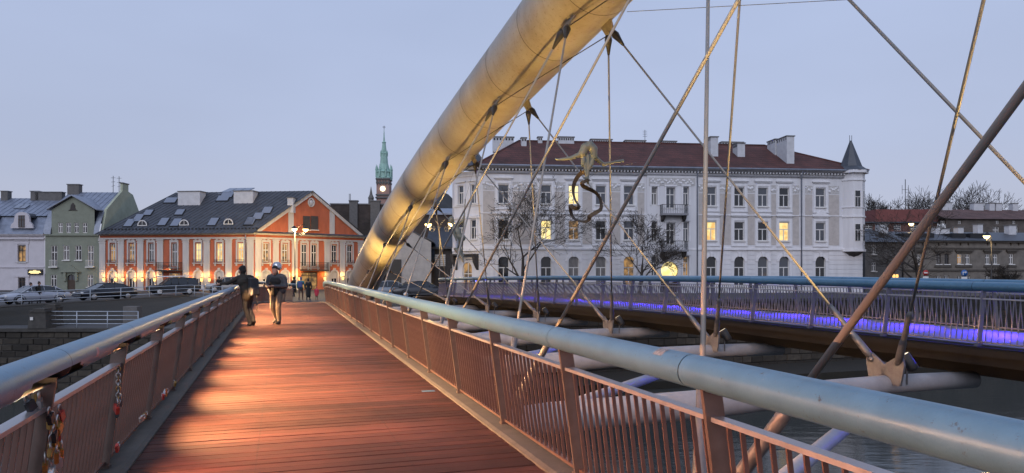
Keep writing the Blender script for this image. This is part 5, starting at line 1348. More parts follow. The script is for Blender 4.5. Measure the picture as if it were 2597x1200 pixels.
zt_ = fy.loc(2480, 556)[1]; zr4 = fy.loc(2480, 532, 5)[1]
ops = []
for u in (2392, 2434, 2530, 2572): x, zz = fy.loc(u, 568); ops.append((x, zz, .6, .5))
for u in (2526, 2574): x, zz = fy.loc(u, 598); ops.append((x, zz, 1.1, 1.4))
m = MB(); wall(m, 0, fy.L, 0, zt_, ops); m.build('wall', brickmat('grey_brown_brick', (.12, .10, .088), (.085, .07, .062), (.10, .09, .085), 1, .5, .16, .3), YB)
for x, z, w, h in ops: window(YB, x, z, w, h, 'cross', None, sill=False)
m = MB(); m.quad((-.3, -.5, zt_), (fy.L, -.5, zt_), (fy.L, 5, zr4), (-.3, 5, zr4)); m.quad((fy.L, 10.5, zt_), (-.3, 10.5, zt_), (-.3, 5, zr4), (fy.L, 5, zr4)); m.build('roof', M_btile, YB)
for u, w in ((2398, 1.6), (2477, 1.7), (2511, .9), (2528, 1.0), (2570, .9)):
    x, z = fy.loc(u, 530, 5); chimney(YB, x, 5, zr4 - .2, w, .9, 1.2, M_wchim, slots=0)
x, z = fy.loc(2534, 484, 5); q = MB(); q.tube([(x, 5, zr4), (x, 5, z)], .04, 5); q.tube([(x - .7, 5, z - .2), (x + .2, 5, z - .05)], .025, 4); q.build('aerial', M_iron, YB)
am = pix(2296, 690, 125); q = MB(); zA = EYE + (VH - 455) / F * 125; q.tube([(0, 0, 0), (0, 0, zA - ZG)], .06, 5)
for sx_ in (-.55, .55): q.tube([(sx_, 0, zA - ZG - 2.6), (sx_, 0, zA - ZG - 1.0)], .035, 4)
q.tube([(-.55, 0, zA - ZG - 1.8), (.55, 0, zA - ZG - 1.8)], .03, 4)
tag(q.build('radio_mast', M_iron, None, (am.x, 125, ZG)), 'thin forked radio mast standing above the red brick house', 'mast')
# hills
hl_ = MB(); 
def hill(name, pts, y, dep, m):
    q = MB(); vs = []; n_ = len(pts)
    for x, z in pts: vs += [(x, y, ZG), (x, y + dep * .35, ZG + (z - ZG) * .75), (x, y + dep * .6, z), (x, y + dep, ZG)]
    fs = [(i*4 + j, (i+1)*4 + j, (i+1)*4 + j + 1, i*4 + j + 1) for i in range(n_ - 1) for j in range(3)]
    return struct(q.add(vs, fs, True).build(name, m))
M_hill = mat('wooded_hill', (.030, .030, .030), .95, var=.4, scale=.25, bump=.8, bscale=.8)
hill('hill', [(-44, ZG), (-36, 8), (-32, 24), (-26, 29), (-20, 26), (-10, 16), (10, 10), (40, ZG)], 190, 60, M_hill)
hill('wooded_hill', [(50, ZG), (66, 6), (80, 8), (110, 8.5), (140, 8), (170, ZG)], 124, 40, M_hill)
# ------------------------------------------------------------------ bare trees
M_bark = mat('dark_bark', (.030, .024, .020), .9, var=.3, scale=8, bump=.5, bscale=20)
M_bark2 = mat('hill_bark', (.055, .048, .045), .9)
M_dead = mat('withered_leaves', (.035, .026, .018), .9)
def bare_tree(name, label, base, H, spread, seed, depth=6, trunk_r=.16, trunk_h=.28, leaves=0, group=None, m=None, twig=.013, ns=4, mult=(2, 3)):
    rg = random.Random(seed); m = m or M_bark
    root = thing(name, label, 'tree', base, 0, group)
    tk, cr, lf = MB(), MB(), MB()
    def grow(p, d, ln, r, k):
        q = p; pts = [p]; rs = [r]; dd = d
        n_ = 3
        for i in range(n_):
            dd = (dd + Vector((rg.uniform(-.16, .16), rg.uniform(-.16, .16), rg.uniform(-.04, .12)))).normalized()
            q = q + dd * (ln / n_); pts.append(q); rs.append(max(twig, r * (1 - .42 * (i + 1) / n_)))
        (cr if k < depth else tk).tube(pts, rs, ns if k > 2 else 3, caps=False)
        if k <= 0:
            if leaves and rg.random() < leaves:
                for _ in range(rg.randint(1, 3)):
                    c = q + Vector((rg.uniform(-.12, .12), rg.uniform(-.12, .12), rg.uniform(-.12, .05))); s = rg.uniform(.03, .07)
                    a = Vector((rg.uniform(-1, 1), rg.uniform(-1, 1), rg.uniform(-1, 1))).normalized() * s; b = a.orthogonal().normalized() * s
                    lf.quad(c - a, c - b, c + a, c + b)
            return
        nb = rg.randint(*mult) + (1 if k >= depth - 1 else 0)
        for i in range(nb):
            t_ = 1.0 if i == 0 else rg.uniform(.35, 1.0)
            j = min(n_, max(1, int(round(t_ * n_)))); st = pts[j]
            az_ = rg.uniform(0, 2 * math.pi); tl = rg.uniform(.25, .5) if i == 0 else rg.uniform(.5, .95)
            o1 = dd.orthogonal().normalized(); o2 = dd.cross(o1)
            nd = (dd * math.cos(tl) + (o1 * math.cos(az_) + o2 * math.sin(az_)) * math.sin(tl)); nd.z = nd.z * .9 + .12; nd.x *= spread; nd.y *= spread
            grow(st, nd.normalized(), ln * rg.uniform(.62, .84), max(twig, rs[j] * rg.uniform(.55, .75)), k - 1)
    grow(Vector((0, 0, -.1)), Vector((rg.uniform(-.05, .05), 0, 1)), H * trunk_h, trunk_r, depth)
    smooth_all(tk.build('trunk', m, root)); c = cr.build('crown', m, root)
    if lf.f: lf.build('withered_leaves', M_dead, root)
    return root
def tb(u, Y): p = pix(u, 690, Y); return (p.x, Y, ZG)
bare_tree('bare_tree', 'bare tree before the white building, near its glowing upper window', tb(1325, 66.5), 12.4, 1.0, 11, 6, .2, .30, .5, mult=(3, 3))
bare_tree('bare_tree', 'bare tree in front of the white building balconies', tb(1622, 67.5), 10.4, 1.05, 5, 6, .17, .30, .5, mult=(3, 3))
bare_tree('bare_tree', 'dark gnarled tree in front of the tan terrace', tb(2330, 74), 11.5, 1.35, 21, 6, .3, .32, .4, mult=(3, 3))
bare_tree('bare_bush', 'low bare bush in front of the tan terrace windows', tb(2560, 76), 5.2, 1.2, 8, 5, .06, .22, .0, mult=(3, 4))
bare_tree('bare_bush', 'second low bare bush beside the right street lamp', tb(2530, 77), 4.6, 1.2, 18, 5, .06, .22, .0, mult=(3, 4))
hs = [(2196, 507, 128), (2222, 524, 130), (2250, 520, 134), (2272, 518, 134), (2326, 492, 136), (2352, 500, 138), (2412, 500, 134), (2438, 490, 136), (2470, 494, 138), (2500, 500, 136), (2180, 540, 126)]
for i, (u, v, Y) in enumerate(hs):
    p = pix(u, v, Y); zb = 6.0 - (i % 3) * .5
    h = (p.z - zb) * 1.3
    bare_tree('hill_tree', 'bare tree on the hill behind the roofs, %s from the turret' % ['first','second','third','fifth','sixth','seventh','eighth','ninth','tenth','eleventh','lowest'][i], (p.x, Y, zb), h, 1.0, 40 + i, 5, .16, .3, 0, 'bare trees on the hill', M_bark2, .028, 3, (3, 3))
# far left shrub by the chimney
bare_tree('bare_tree', 'tiny bare treetop above the gable of the orange building', (pix(845, 690, 112).x, 112, 4.5), 7.2, .5, 77, 5, .12, .3, 0, None, M_bark2, .015, 3, (2, 3))

# ------------------------------------------------------------------ street lamps
def lantern(root, p, on=True, s=1.0):
    o = MB().lathe([(.05*s, .30*s), (.12*s, .24*s), (.32*s, .05*s), (.34*s, 0)], p, 12).build('lamp_hood', M_iron, root)
    MB().lathe([(.30*s, -.01), (.27*s, -.14*s), (.14*s, -.26*s), (.02*s, -.3*s)], p, 12).build('lamp_globe', M_bulb, o)
def street_lamp(label, u, Y, heads, ztop_, power, polev=None):
    b_ = tb(u, Y); root = thing('street_lamp', label, 'street lamp', b_)
    P = MB(); P.tube([(0, 0, 0), (0, 0, .9), (0, 0, 1.0), (0, 0, ztop_)], [.11, .10, .065, .04], 10); P.lathe([(.17, 0), (.17, .5), (.12, .9)], (0, 0, 0), 10); P.build('pole', M_iron, root)
    for hu, hv in heads:
        h = pix(hu, hv, Y) - Vector(b_); 
        A_ = MB(); n_ = 12; a = Vector((0, 0, ztop_ - .15)); sgn = 1 if h.x > 0 else -1
        if abs(h.x) > .2:
            rad = abs(h.x) / 2; A_.tube([a + Vector((sgn * (rad - rad * math.cos(math.pi * i / n_)), 0, rad * 1.0 * math.sin(math.pi * i / n_) + (h.z + .35 - a.z) * (i / n_))) for i in range(n_ + 1)], .03, 6)
            sp = Vector((sgn * abs(h.x) * .62, 0, a.z + rad * .2)); A_.tube([sp + Vector((math.cos(t_), 0, math.sin(t_))) * (.3 * (1 - t_ / 14)) for t_ in [i * .6 for i in range(18)]], .02, 5)
            A_.build('arm', M_iron, root)
        lantern(root, h)
        point('lamp_light', h + Vector((0, -.1, -.45)), power, LAMP, .18, root)
street_lamp('double street lamp beside the orange building corner', 748, 76, [(747, 580), (775, 581)], 6.2, 1300)
for hu in (747, 775): spot('lamp_beam', pix(hu, 586, 75.9), (-28.5, 86.8, 3.0), 9000, LAMP, 75, 1.0, .2)
street_lamp('double street lamp with curled arms left of the white building', 1115, 63, [(1086, 568), (1145, 566)], 6.0, 500)
street_lamp('single street lamp before the tan terrace', 2514, 72, [(2502, 598)], 5.6, 260)
street_lamp('small street lamp glowing in the dark tree', 2318, 92, [(2311, 567)], 7.6, 120)

# ------------------------------------------------------------------ street side railings, pier, signs
M_wrail = mat('pale_blue_rail_paint', (.36, .40, .46), .5, .2, var=.15, scale=4)
def pipe_rail(label, pts, h, bars, spacing, r=.026, round_end=False):
    root = thing('pipe_railing', label, 'railing', pts[0]); O = Vector(pts[0]); P = [Vector(p) - O for p in pts]
    seg = [0.0]
    for a, b in zip(P[:-1], P[1:]): seg.append(seg[-1] + (b - a).length)
    def at(s):
        for i in range(len(P) - 1):
            if s <= seg[i+1] + 1e-6: return P[i].lerp(P[i+1], (s - seg[i]) / (seg[i+1] - seg[i]))
        return P[-1]
    n_ = max(1, round(seg[-1] / spacing)); 
    for i in range(n_ + 1):
        p = at(seg[-1] * i / n_); MB().tube([p + Vector((0, 0, -.2)), p + Vector((0, 0, h))], r * 1.15, 8).build('post', M_wrail, root)
    for k_ in range(bars):
        z = h * (1 - k_ / bars) - .0 if k_ else h; MB().tube([p + Vector((0, 0, z)) for p in P], r, 8).build('rail', M_wrail, root)
    return root
P0 = Vector((-37.4, 53.0, -.9)); P1 = Vector((-29.5, 66.0, -.55))
pipe_rail('pale pipe railing along the street edge in front of the parked cars', [Vector((-46, 50.3, -1.0)), P0, P1, Vector((-20.5, 55.3, -.6)), Vector((-17.8, 51.5, -.6))], .95, 3, 2.55)
pipe_rail('short pale pipe railing on the stone terrace beside the pier', [(-30.9, 47.6, -2.1), (-28.0, 47.6, -2.1), (-24.8, 47.6, -2.1)], 1.08, 4, 2.0, .028)
def pier(label, x, y, z, w, h):
    root = thing('stone_pier', label, 'pier', (x, y, z))
    MB().hexa([(-w*.55, -w*.5, 0), (w*.55, -w*.5, 0), (w*.55, w*.5, 0), (-w*.55, w*.5, 0), (-w*.46, -w*.42, h*.8), (w*.46, -w*.42, h*.8), (w*.46, w*.42, h*.8), (-w*.46, w*.42, h*.8)]).build('shaft', M_cope, root)
    q = MB(); q.box(-w*.5, w*.5, -w*.47, w*.47, h*.802, h*.9); q.box(-w*.36, w*.36, -w*.34, w*.34, h*.902, h); q.build('cap', M_cope, root)
    return root
pr_ = pier('tapered stone pier at the end of the terrace railing', pix(107, 690, 47.5).x, 47.5, -2.1, 1.1, 1.3)
MB().box(-.42, -.22, -.585, -.56, .55, .75).build('white_plate', M_wframe, pr_)
pier('second stone pier behind the terrace railing', pix(139, 690, 50).x, 49.8, -2.1, .9, 1.45)
ub = MB().box(-.5, .5, -.35, .35, 0, 1.25).build('utility_box', M_greyr, None, (pix(340, 690, 51.5).x, 51.3, -2.1)); tag(ub, 'grey concrete utility block on the grassy slope', 'block')
def sign(label, u, v, Y, kind):
    p = pix(u, v, Y); root = thing('road_sign', label, 'sign', (p.x, Y, ZG))
    MB().tube([(0, .04, 0), (0, .04, p.z - ZG + .35)], .03, 8).build('pole', M_galv, root)
    zc_ = p.z - ZG
    if kind == 'arrow':
        MB().tube([(0, 0, zc_), (0, .02, zc_)], .31, 24).build('disc', mat('sign_blue', (.02, .10, .32), .4), root)
        q = MB(); q.box(-.16, -.10, -.012, -.004, zc_ - .17, zc_ + .06); q.box(-.16, .08, -.012, -.004, zc_ + .062, zc_ + .12); q.prism([(.08, -.012, zc_ - .02), (.22, -.012, zc_ + .09), (.08, -.012, zc_ + .2)], (0, .008, 0)); q.build('arrow', M_wframe, root)
    else:
        MB().tube([(0, 0, zc_), (0, .02, zc_)], .26, 24).build('disc', mat('sign_red', (.35, .02, .02), .4), root)
        MB().box(-.17, .17, -.012, -.004, zc_ - .05, zc_ + .05).build('bar', M_wframe, root)
    MB().box(-.26, .26, 0, .02, zc_ - .62, zc_ - .34).build('plate', M_wframe, root)
sign('round blue road sign with white turn arrow and plate', 2446, 693, 67, 'arrow')
sign('round red road sign with white bar above a small plate', 2348, 692, 67, 'bar')
yl = thing('warning_lamp', 'pair of small yellow glowing lamps above the blue railing', 'lamp', tb(2271, 64))
zy = pix(0, 701, 64).z - ZG
MB().tube([(0, 0, 0), (0, 0, zy - .2)], .04, 6).build('pole', M_iron, yl)
for sx_ in (-.14, .14): MB().lathe([(.1, -.18), (.12, 0), (.1, .18)], (sx_, 0, zy), 8).build('lamp_globe', lit('amber', (1, .55, .15), 1.6), yl)

# ------------------------------------------------------------------ cars
M_tyre = mat('tyre', (.012, .012, .013), .8); M_rim = mat('alloy_rim', (.42, .42, .44), .35, .7)
M_cglass = mat('car_glass', (.012, .014, .017), .05, spec=.8)
def car(label, pos, heading, colr, kind='sedan', rimm=None):
    mc = mat('paint_' + kind + str(colr), colr, .28, .15, spec=.6)
    root = thing('parked_car', label, 'car', pos, heading)
    def loft(st, mats, name):
        q = MB(); k = 10; vs = []
        for x, zl_, zh_, hw, tw_ in st:
            h = zh_ - zl_
            ring = [(-hw*.82, zl_), (-hw*.97, zl_ + h*.18), (-hw, zl_ + h*.5), (-hw*.97, zl_ + h*.8), (-tw_, zh_), (tw_, zh_), (hw*.97, zl_ + h*.8), (hw, zl_ + h*.5), (hw*.97, zl_ + h*.18), (hw*.82, zl_)]
            vs += [(x, y, z) for y, z in ring]
        fs = [(i*k + j, i*k + (j+1) % k, (i+1)*k + (j+1) % k, (i+1)*k + j) for i in range(len(st) - 1) for j in range(k)] + [tuple(range(k)), tuple((len(st)-1)*k + j for j in range(k))[::-1]]
        return q.add(vs, fs, True).build(name, mats, root)
    if kind == 'sedan':
        loft([(-2.42, .42, .72, .70, .6), (-2.3, .30, .90, .84, .7), (-1.7, .22, .97, .90, .74), (-.6, .20, .98, .92, .78), (.7, .20, .96, .92, .78), (1.5, .21, .88, .90, .72), (2.15, .26, .76, .84, .62), (2.42, .38, .62, .68, .5)], mc, 'body')
        cab = [(-1.95, .93, .94), (-1.15, .95, 1.36), (-.3, .96, 1.45), (.35, .96, 1.42), (1.35, .90, .92)]
        wx_, wr = (-1.42, 1.45), .33
    else:
        loft([(-2.28, .40, .85, .78, .7), (-2.2, .30, 1.02, .86, .76), (-1.2, .24, 1.06, .88, .78), (.6, .24, 1.05, .89, .78), (1.1, .25, 1.0, .88, .74), (2.0, .30, .92, .85, .7), (2.22, .42, .80, .76, .62)], mc, 'body')
        cab = [(-2.2, 1.03, 1.05), (-1.95, 1.03, 1.60), (-.5, 1.04, 1.66), (.35, 1.04, 1.60), (1.05, 1.0, 1.02)]
        wx_, wr = (-1.32, 1.36), .34
    q = MB(); vs = []
    for x, zl_, zh_ in cab: 
        f = (zh_ - zl_) / .5; vs += [(x, -.80, zl_), (x, -.80 + .17 * min(1, f), zh_), (x, .80 - .17 * min(1, f), zh_), (x, .80, zl_)]
    fs = [(i*4 + j, i*4 + j + 1, (i+1)*4 + j + 1, (i+1)*4 + j) for i in range(len(cab) - 1) for j in range(3)]
    gl = q.add(vs, fs, False).build('cabin_glass', M_cglass, root)
    rp = MB(); 
    for i in range(1, 3):
        a, c = cab[i], cab[i+1]; P = [(a[0], -.645, a[2] + .002), (c[0], -.645, c[2] + .002), (c[0], .645, c[2] + .002), (a[0], .645, a[2] + .002)]; rp.hexa(P + [(p[0], p[1] * .93, p[2] + .035) for p in P])
    rp.build('roof', mc, root)
    for sy in (-1, 1):
        for i in range(4):
            a, c = cab[i], cab[i+1]; fa, fc = min(1, (a[2]-a[1])/.5), min(1, (c[2]-c[1])/.5)
            MB().tube([(a[0], sy*(.80 - .17*fa), a[2]), (c[0], sy*(.80 - .17*fc), c[2])], .035, 5).build('roof_rail', mc, root)
        for xp in (-.35, .55 if kind == 'sedan' else .3, -1.2): MB().tube([(xp, sy*.81, .98), (xp, sy*.64, 1.40 if kind == 'sedan' else 1.6)], .03, 5).build('pillar', mc, root)
    for x in wx_:
        for sy in (-1, 1):
            rot = Matrix.Rotation(R(90), 3, 'X')
            w = MB().lathe([(wr*.62, -.1), (wr*.93, -.11), (wr, -.06), (wr, .06), (wr*.93, .11), (wr*.62, .1)], (0, 0, 0), 18, True, rot).build('wheel', M_tyre, root, (x, sy * .80, wr))
            MB().lathe([(.06, sy * -.125), (wr*.3, sy * -.115), (wr*.6, sy * -.122), (wr*.64, sy * -.105)], (0, 0, 0), 14, True, rot).build('rim', rimm or M_rim, w)
            MB().tube([(x + (wr + .09) * math.cos(t_), sy * .895, wr + (wr + .09) * math.sin(t_)) for t_ in [math.pi * i / 10 for i in range(11)]], .028, 5).build('wheel_arch', M_tyre, root)
    xf = cab and (2.38 if kind == 'sedan' else 2.2); xr = -2.38 if kind == 'sedan' else -2.24
    for sy in (-1, 1):
        MB().ball((xf - .1, sy * .6, .66 if kind == 'sedan' else .72), .13, 8, 5, (.7, 1.5, .7)).build('headlight', mat('headlight', (.5, .5, .5), .2), root)
        MB().ball((xr + .08, sy * .66, .8), .12, 8, 5, (.5, 1.2, .9)).build('tail_light', mat('tail_light', (.12, .01, .01), .3), root)
        MB().ball((.95, sy * .98, 1.0), .1, 7, 5, (.8, 1, .8)).build('mirror', mc, root)
    sl__ = MB(); sl__.box(-1.5, 1.4, -.93, -.905, .36, .40); sl__.box(-1.5, 1.4, .905, .93, .36, .40); sl__.build('sill_trim', mat('chrome_trim', (.35, .35, .36), .25, .8), root)
    return root
sdir = (P1 - P0).normalized(); hd = math.atan2(sdir.y, sdir.x); sn = Vector((-sdir.y, sdir.x, 0))
def onst(s, off, z=None):
    p = P0 + sdir * s + sn * off; p.z = P0.z + (P1.z - P0.z) * max(-.2, min(1.0, s / 15.2)) if z is None else z; return p
car('silver grey sedan parked at the street end behind two people', pix(88, 690, 56.5) - Vector((0, 0, EYE + .92)), hd + math.pi, (.34, .36, .42))
car('black saloon car parked nose-left before the green house', pix(268, 690, 61.5) - Vector((0, 0, EYE + .80)), hd + math.pi, (.008, .009, .014))
o = car('dark old estate car with pale boards on its roof', pix(438, 690, 70.0) - Vector((0, 0, EYE + .62)), hd + math.pi - .35, (.012, .013, .016), 'estate', mat('white_rim', (.55, .55, .56), .5))
q = MB(); 
for dy in (-.3, .25): q.hexa([(-1.6, dy - .2, 1.78), (1.3, dy - .2, 1.74), (1.3, dy + .2, 1.74), (-1.6, dy + .2, 1.78), (-1.7, dy - .18, 1.86), (1.5, dy - .1, 1.82), (1.5, dy + .1, 1.82), (-1.7, dy + .18, 1.86)])
for xx in (-1.1, .2): q.box(xx - .03, xx + .03, -.7, .7, 1.68, 1.74)
b2 = q.build('roof_boards', M_wchim, None, (0, 0, 0)); b2.matrix_world = Matrix.Translation(o.location) @ Matrix.Rotation(o.rotation_euler.z, 4, 'Z'); tag(b2, 'pale boards strapped to the roof rack of the estate car', 'boards')
car('grey car parked behind the foot of the arch', pix(992, 690, 60) - Vector((0, 0, EYE + .6)), .25, (.2, .22, .25))
car('silver hatchback half hidden behind the walkway end', pix(575, 690, 78) - Vector((0, 0, EYE + .6)), hd + math.pi - .5, (.3, .31, .33), 'estate')
car('dark car parked by the low shop behind the blue walkway', pix(1068, 690, 60) - Vector((0, 0, EYE + .6)), .3, (.05, .05, .055))
# ------------------------------------------------------------------ people and sculptures
def limb_mesh(name, caps, vox, mats):
    """caps: (p0, p1, r0, r1, material index) -> one continuous surface, materials by nearest limb"""
    m = MB()
    for p0, p1, r0, r1, k in caps:
        p0, p1 = Vector(p0), Vector(p1); d = p1 - p0; L_ = d.length; n_ = 10
        if L_ < 1e-4: d = Vector((0, 0, 1)); L_ = 1e-4
        d.normalize(); pts = []; rs = []
        for i in range(5): a = math.pi / 2 * i / 4; pts.append(p0 - d * r0 * math.cos(a)); rs.append(max(1e-3, r0 * math.sin(a)))
        for i in range(1, 5): a = math.pi / 2 * i / 4; pts.append(p1 + d * r1 * math.sin(a)); rs.append(max(1e-3, r1 * math.cos(a)))
        m.tube(pts, rs, n_)
    me = m.mesh(name + '_src'); tmp = bpy.data.objects.new('tmp', me); COL.objects.link(tmp)
    md = tmp.modifiers.new('r', 'REMESH'); md.mode = 'VOXEL'; md.voxel_size = vox; md.use_smooth_shade = True
    sm_ = tmp.modifiers.new('s', 'SMOOTH'); sm_.factor = .5; sm_.iterations = 2
    dg = bpy.context.evaluated_depsgraph_get(); ev = tmp.evaluated_get(dg)
    out_ = bpy.data.meshes.new_from_object(ev); out_.name = name
    bpy.data.objects.remove(tmp); bpy.data.meshes.remove(me)
    out_.materials.clear()
    for mt in mats: out_.materials.append(mt)
    C = np.array([[*c[0], *c[1], c[2], c[3]] for c in caps]); mi = np.array([c[4] for c in caps])
    nf = len(out_.polygons); ctr = np.zeros(nf * 3); out_.polygons.foreach_get('center', ctr); ctr = ctr.reshape(-1, 3)
    A_, B_ = C[:, :3], C[:, 3:6]; AB = B_ - A_; l2 = np.maximum((AB ** 2).sum(1), 1e-9)
    t_ = np.clip(((ctr[:, None, :] - A_[None]) * AB[None]).sum(2) / l2, 0, 1)
    ds = np.linalg.norm(ctr[:, None, :] - (A_[None] + t_[..., None] * AB[None]), axis=2) - (C[:, 6] + t_ * (C[:, 7] - C[:, 6]))
    out_.polygons.foreach_set('material_index', mi[ds.argmin(1)].astype(np.int32)); out_.polygons.foreach_set('use_smooth', [True] * nf); out_.update()
    return out_
M_skin = mat('skin', (.36, .20, .145), .55); M_blk = mat('black_cloth', (.010, .010, .011), .9); M_jean = mat('dark_jeans', (.010, .012, .019), .9, var=.3, scale=12)
M_brown = mat('dark_olive_jacket', (.018, .015, .012), .85, var=.3, scale=9); M_puff = mat('charcoal_puffer', (.040, .042, .050), .6, var=.2, scale=8)
M_khaki = mat('khaki_trousers', (.12, .092, .072), .9, var=.15, scale=8); M_shoe = mat('dark_shoes', (.012, .012, .012), .6)
M_teal = mat('teal_jacket', (.03, .17, .20), .7); M_purple = mat('violet_blue_pack', (.055, .07, .20), .7); M_red = mat('red_coat', (.45, .025, .05), .7); M_tanp = mat('brown_trousers', (.11, .06, .045), .9); M_hair = mat('dark_hair', (.012, .009, .008), .7); M_lpants = mat('pale_trousers', (.22, .22, .24), .9)
def hand(caps, w, d, side, k, curl=.5, s=1.0):
    """palm and five unequal bent fingers from wrist w pointing along d"""
    w = Vector(w); d = Vector(d).normalized(); a = d.cross(Vector((0, 0, 1))); a = a.normalized() if a.length > .1 else Vector((1, 0, 0)); n_ = a.cross(d) * -1
    pc_ = w + d * .055 * s; caps.append((w, pc_, .026 * s, .034 * s, k)); kn = w + d * .085 * s
    for i, ln in enumerate((.070, .080, .074, .058)):
        o = a * (.026 - .0175 * i) * s; p1 = kn + o + d * ln * .5 * s; p2 = p1 + (d * (1 - curl) + n_ * curl).normalized() * ln * .55 * s
        caps.append((kn + o - d * .01, p1, .0105 * s, .0100 * s, k)); caps.append((p1, p2, .010 * s, .0085 * s, k))
    th = w + d * .03 * s + a * .03 * s * side; t1 = th + (d * .6 + a * .7 * side).normalized() * .045 * s
    caps.append((th, t1, .013 * s, .011 * s, k)); caps.append((t1, t1 + (d + n_ * .3).normalized() * .03 * s, .011 * s, .009 * s, k))
def head(caps, c, look, ks, kh, hat=True):
    c = Vector(c); l_ = Vector(look).normalized(); up = Vector((0, 0, 1)); sd_ = l_.cross(up).normalized()
    caps.append((c + up * .03, c - up * .025 + l_ * .015, .092, .078, ks)); caps.append((c - up * .07 + l_ * .035, c - up * .085 + l_ * .05, .05, .035, ks))
    caps.append((c + l_ * .088 + up * .005, c + l_ * .108 - up * .025, .012, .018, ks))
    for s_ in (-1, 1): caps.append((c + sd_ * .088 * s_ - up * .02, c + sd_ * .09 * s_ + up * .015, .014, .018, ks)); caps.append((c + sd_ * .032 * s_ + l_ * .074 + up * .018, c + sd_ * .036 * s_ + l_ * .074 + up * .018, .017, .017, ks))
    caps.append((c + l_ * .08 - up * .055 - sd_ * .02, c + l_ * .08 - up * .055 + sd_ * .02, .012, .012, ks))
    caps.append((c + up * .06 - l_ * .012, c + up * .075 - l_ * .02, .100, .088, kh)); caps.append((c - l_ * .04 + up * .0, c - l_ * .035 - up * .04, .085, .07, kh))
def basic_person(name, label, loc, face, H, mats, stride=.14, arms=((-.1, .05), (.1, .05)), coat=0, vox=.03, group=None, hood=False):
    """mats: skin, hair, top, legs, shoes; facing angle `face` (0 looks along +Y)"""
    s = H / 1.75; cp = []
    for i, sg in enumerate((-1, 1)):
        f = stride * sg
        hip, kn, an = (sg * .09, 0, .92), (sg * .10, f * .6 + .03, .5), (sg * .10, f - .02, .09)
        cp += [(hip, kn, .098, .068, 3), (kn, an, .064, .048, 3), ((sg * .10, f - .04, .05), (sg * .115, f + .13, .04), .048, .04, 4)]
        sh, el, wr = (sg * .19, 0, 1.42), (sg * .26, arms[i][0], 1.15), (sg * .25, arms[i][0] + arms[i][1], .92)
        cp += [(sh, el, .068, .054, 2), (el, wr, .052, .04, 2)]; hand(cp, wr, (0, .2, -1), -sg, 0)
    cp += [((0, 0, .95), (0, 0, 1.15), .14, .145, 2), ((-.07, 0, 1.3), (.07, 0, 1.3), .14, .14, 2), ((-.13, 0, 1.4), (.13, 0, 1.4), .085, .085, 2), ((0, 0, 1.44), (0, .01, 1.54), .06, .055, 0)]
    if coat: cp += [((0, 0, .95), (0, -.01, coat), .16, .18, 2), ((-.06, 0, .95), (-.09, 0, coat), .13, .13, 2), ((.06, 0, .95), (.09, 0, coat), .13, .13, 2)]
    head(cp, (0, .02, 1.625), (0, 1, 0), 0, 1)
    cp = [(Vector(a) * s, Vector(b) * s, r0 * s, r1 * s, k) for a, b, r0, r1, k in cp]
    me = limb_mesh(name, cp, vox, mats); o = link('person', me, None, loc, face); return tag(o, label, 'person', group)
# -- man leaning on the railing, seen from behind: local +Y is the way he looks (over the river)
lx, ly = -7.86, 21.25
cp = [((-.05, 0, .93), (-.02, .02, .5), .11, .075, 3), ((-.02, .02, .5), (.07, -.05, .1), .072, .056, 3), ((.07, -.06, .05), (.09, .10, .04), .05, .043, 4),
      ((.10, -.02, .93), (.09, .10, .52), .11, .075, 3), ((.09, .10, .52), (.17, -.08, .17), .072, .056, 3), ((.17, -.10, .14), (.19, .0, .04), .05, .042, 4),
      ((.02, -.02, .93), (-.02, .02, 1.12), .155, .16, 2), ((-.08, .05, 1.25), (.06, .05, 1.25), .155, .15, 2), ((-.17, .10, 1.36), (.10, .08, 1.38), .09, .09, 2), ((-.03, .10, 1.40), (-.05, .15, 1.47), .07, .065, 2),
      ((-.20, .10, 1.36), (-.40, .28, 1.22), .075, .06, 2), ((-.40, .28, 1.22), (-.56, .36, 1.21), .056, .044, 2),
      ((.13, .08, 1.36), (.05, .36, 1.22), .075, .06, 2), ((.05, .36, 1.22), (-.20, .42, 1.21), .056, .044, 2), ((0, 0, .98), (.01, 0, .86), .165, .165, 2)]
hand(cp, (-.56, .36, 1.20), (-1, .1, -.1), 1, 0, .3); hand(cp, (-.20, .42, 1.20), (-1, .1, -.1), 1, 0, .3)
head(cp, (-.06, .17, 1.57), (-.35, 1, -.15), 0, 1)
me = limb_mesh('leaning_man', cp, .016, [M_skin, M_blk, M_brown, M_jean, M_shoe])
face = math.atan2(N1.y, N1.x) + R(22)
pm_ = tag(link('person', me, None, (lx, ly, .0), face), 'person in dark jacket and black beanie leaning on the slotted railing, backpack on', 'person')
q = MB(); q.hexa([(-.02, -.36, .86), (.24, -.34, .86), (.24, -.12, .88), (-.02, -.12, .88), (-.0, -.30, 1.36), (.22, -.28, 1.36), (.22, -.08, 1.38), (0, -.08, 1.38)])
q.hexa([(.0, -.43, .90), (.22, -.42, .90), (.24, -.345, .90), (-.02, -.365, .90), (.02, -.39, 1.12), (.2, -.38, 1.12), (.22, -.32, 1.12), (0, -.34, 1.12)])
pm_.scale = (1.1, 1.1, 1.04)
bp_ = q.build('backpack', mat('black_backpack', (.012, .013, .018), .7, var=.3, scale=10), pm_)
bv = bp_.modifiers.new('b', 'BEVEL'); bv.width = .035; bv.segments = 3
q = MB(); 
for sx_ in (.0, .2): q.tube([(sx_, -.1, 1.34), (sx_ - .02, .06, 1.42), (sx_ - .03, .19, 1.3)], .018, 6)
q.tube([(.13, -.36, .9), (.15, -.37, .6), (.14, -.36, .45)], .011, 5); q.build('backpack_strap', M_blk, bp_)
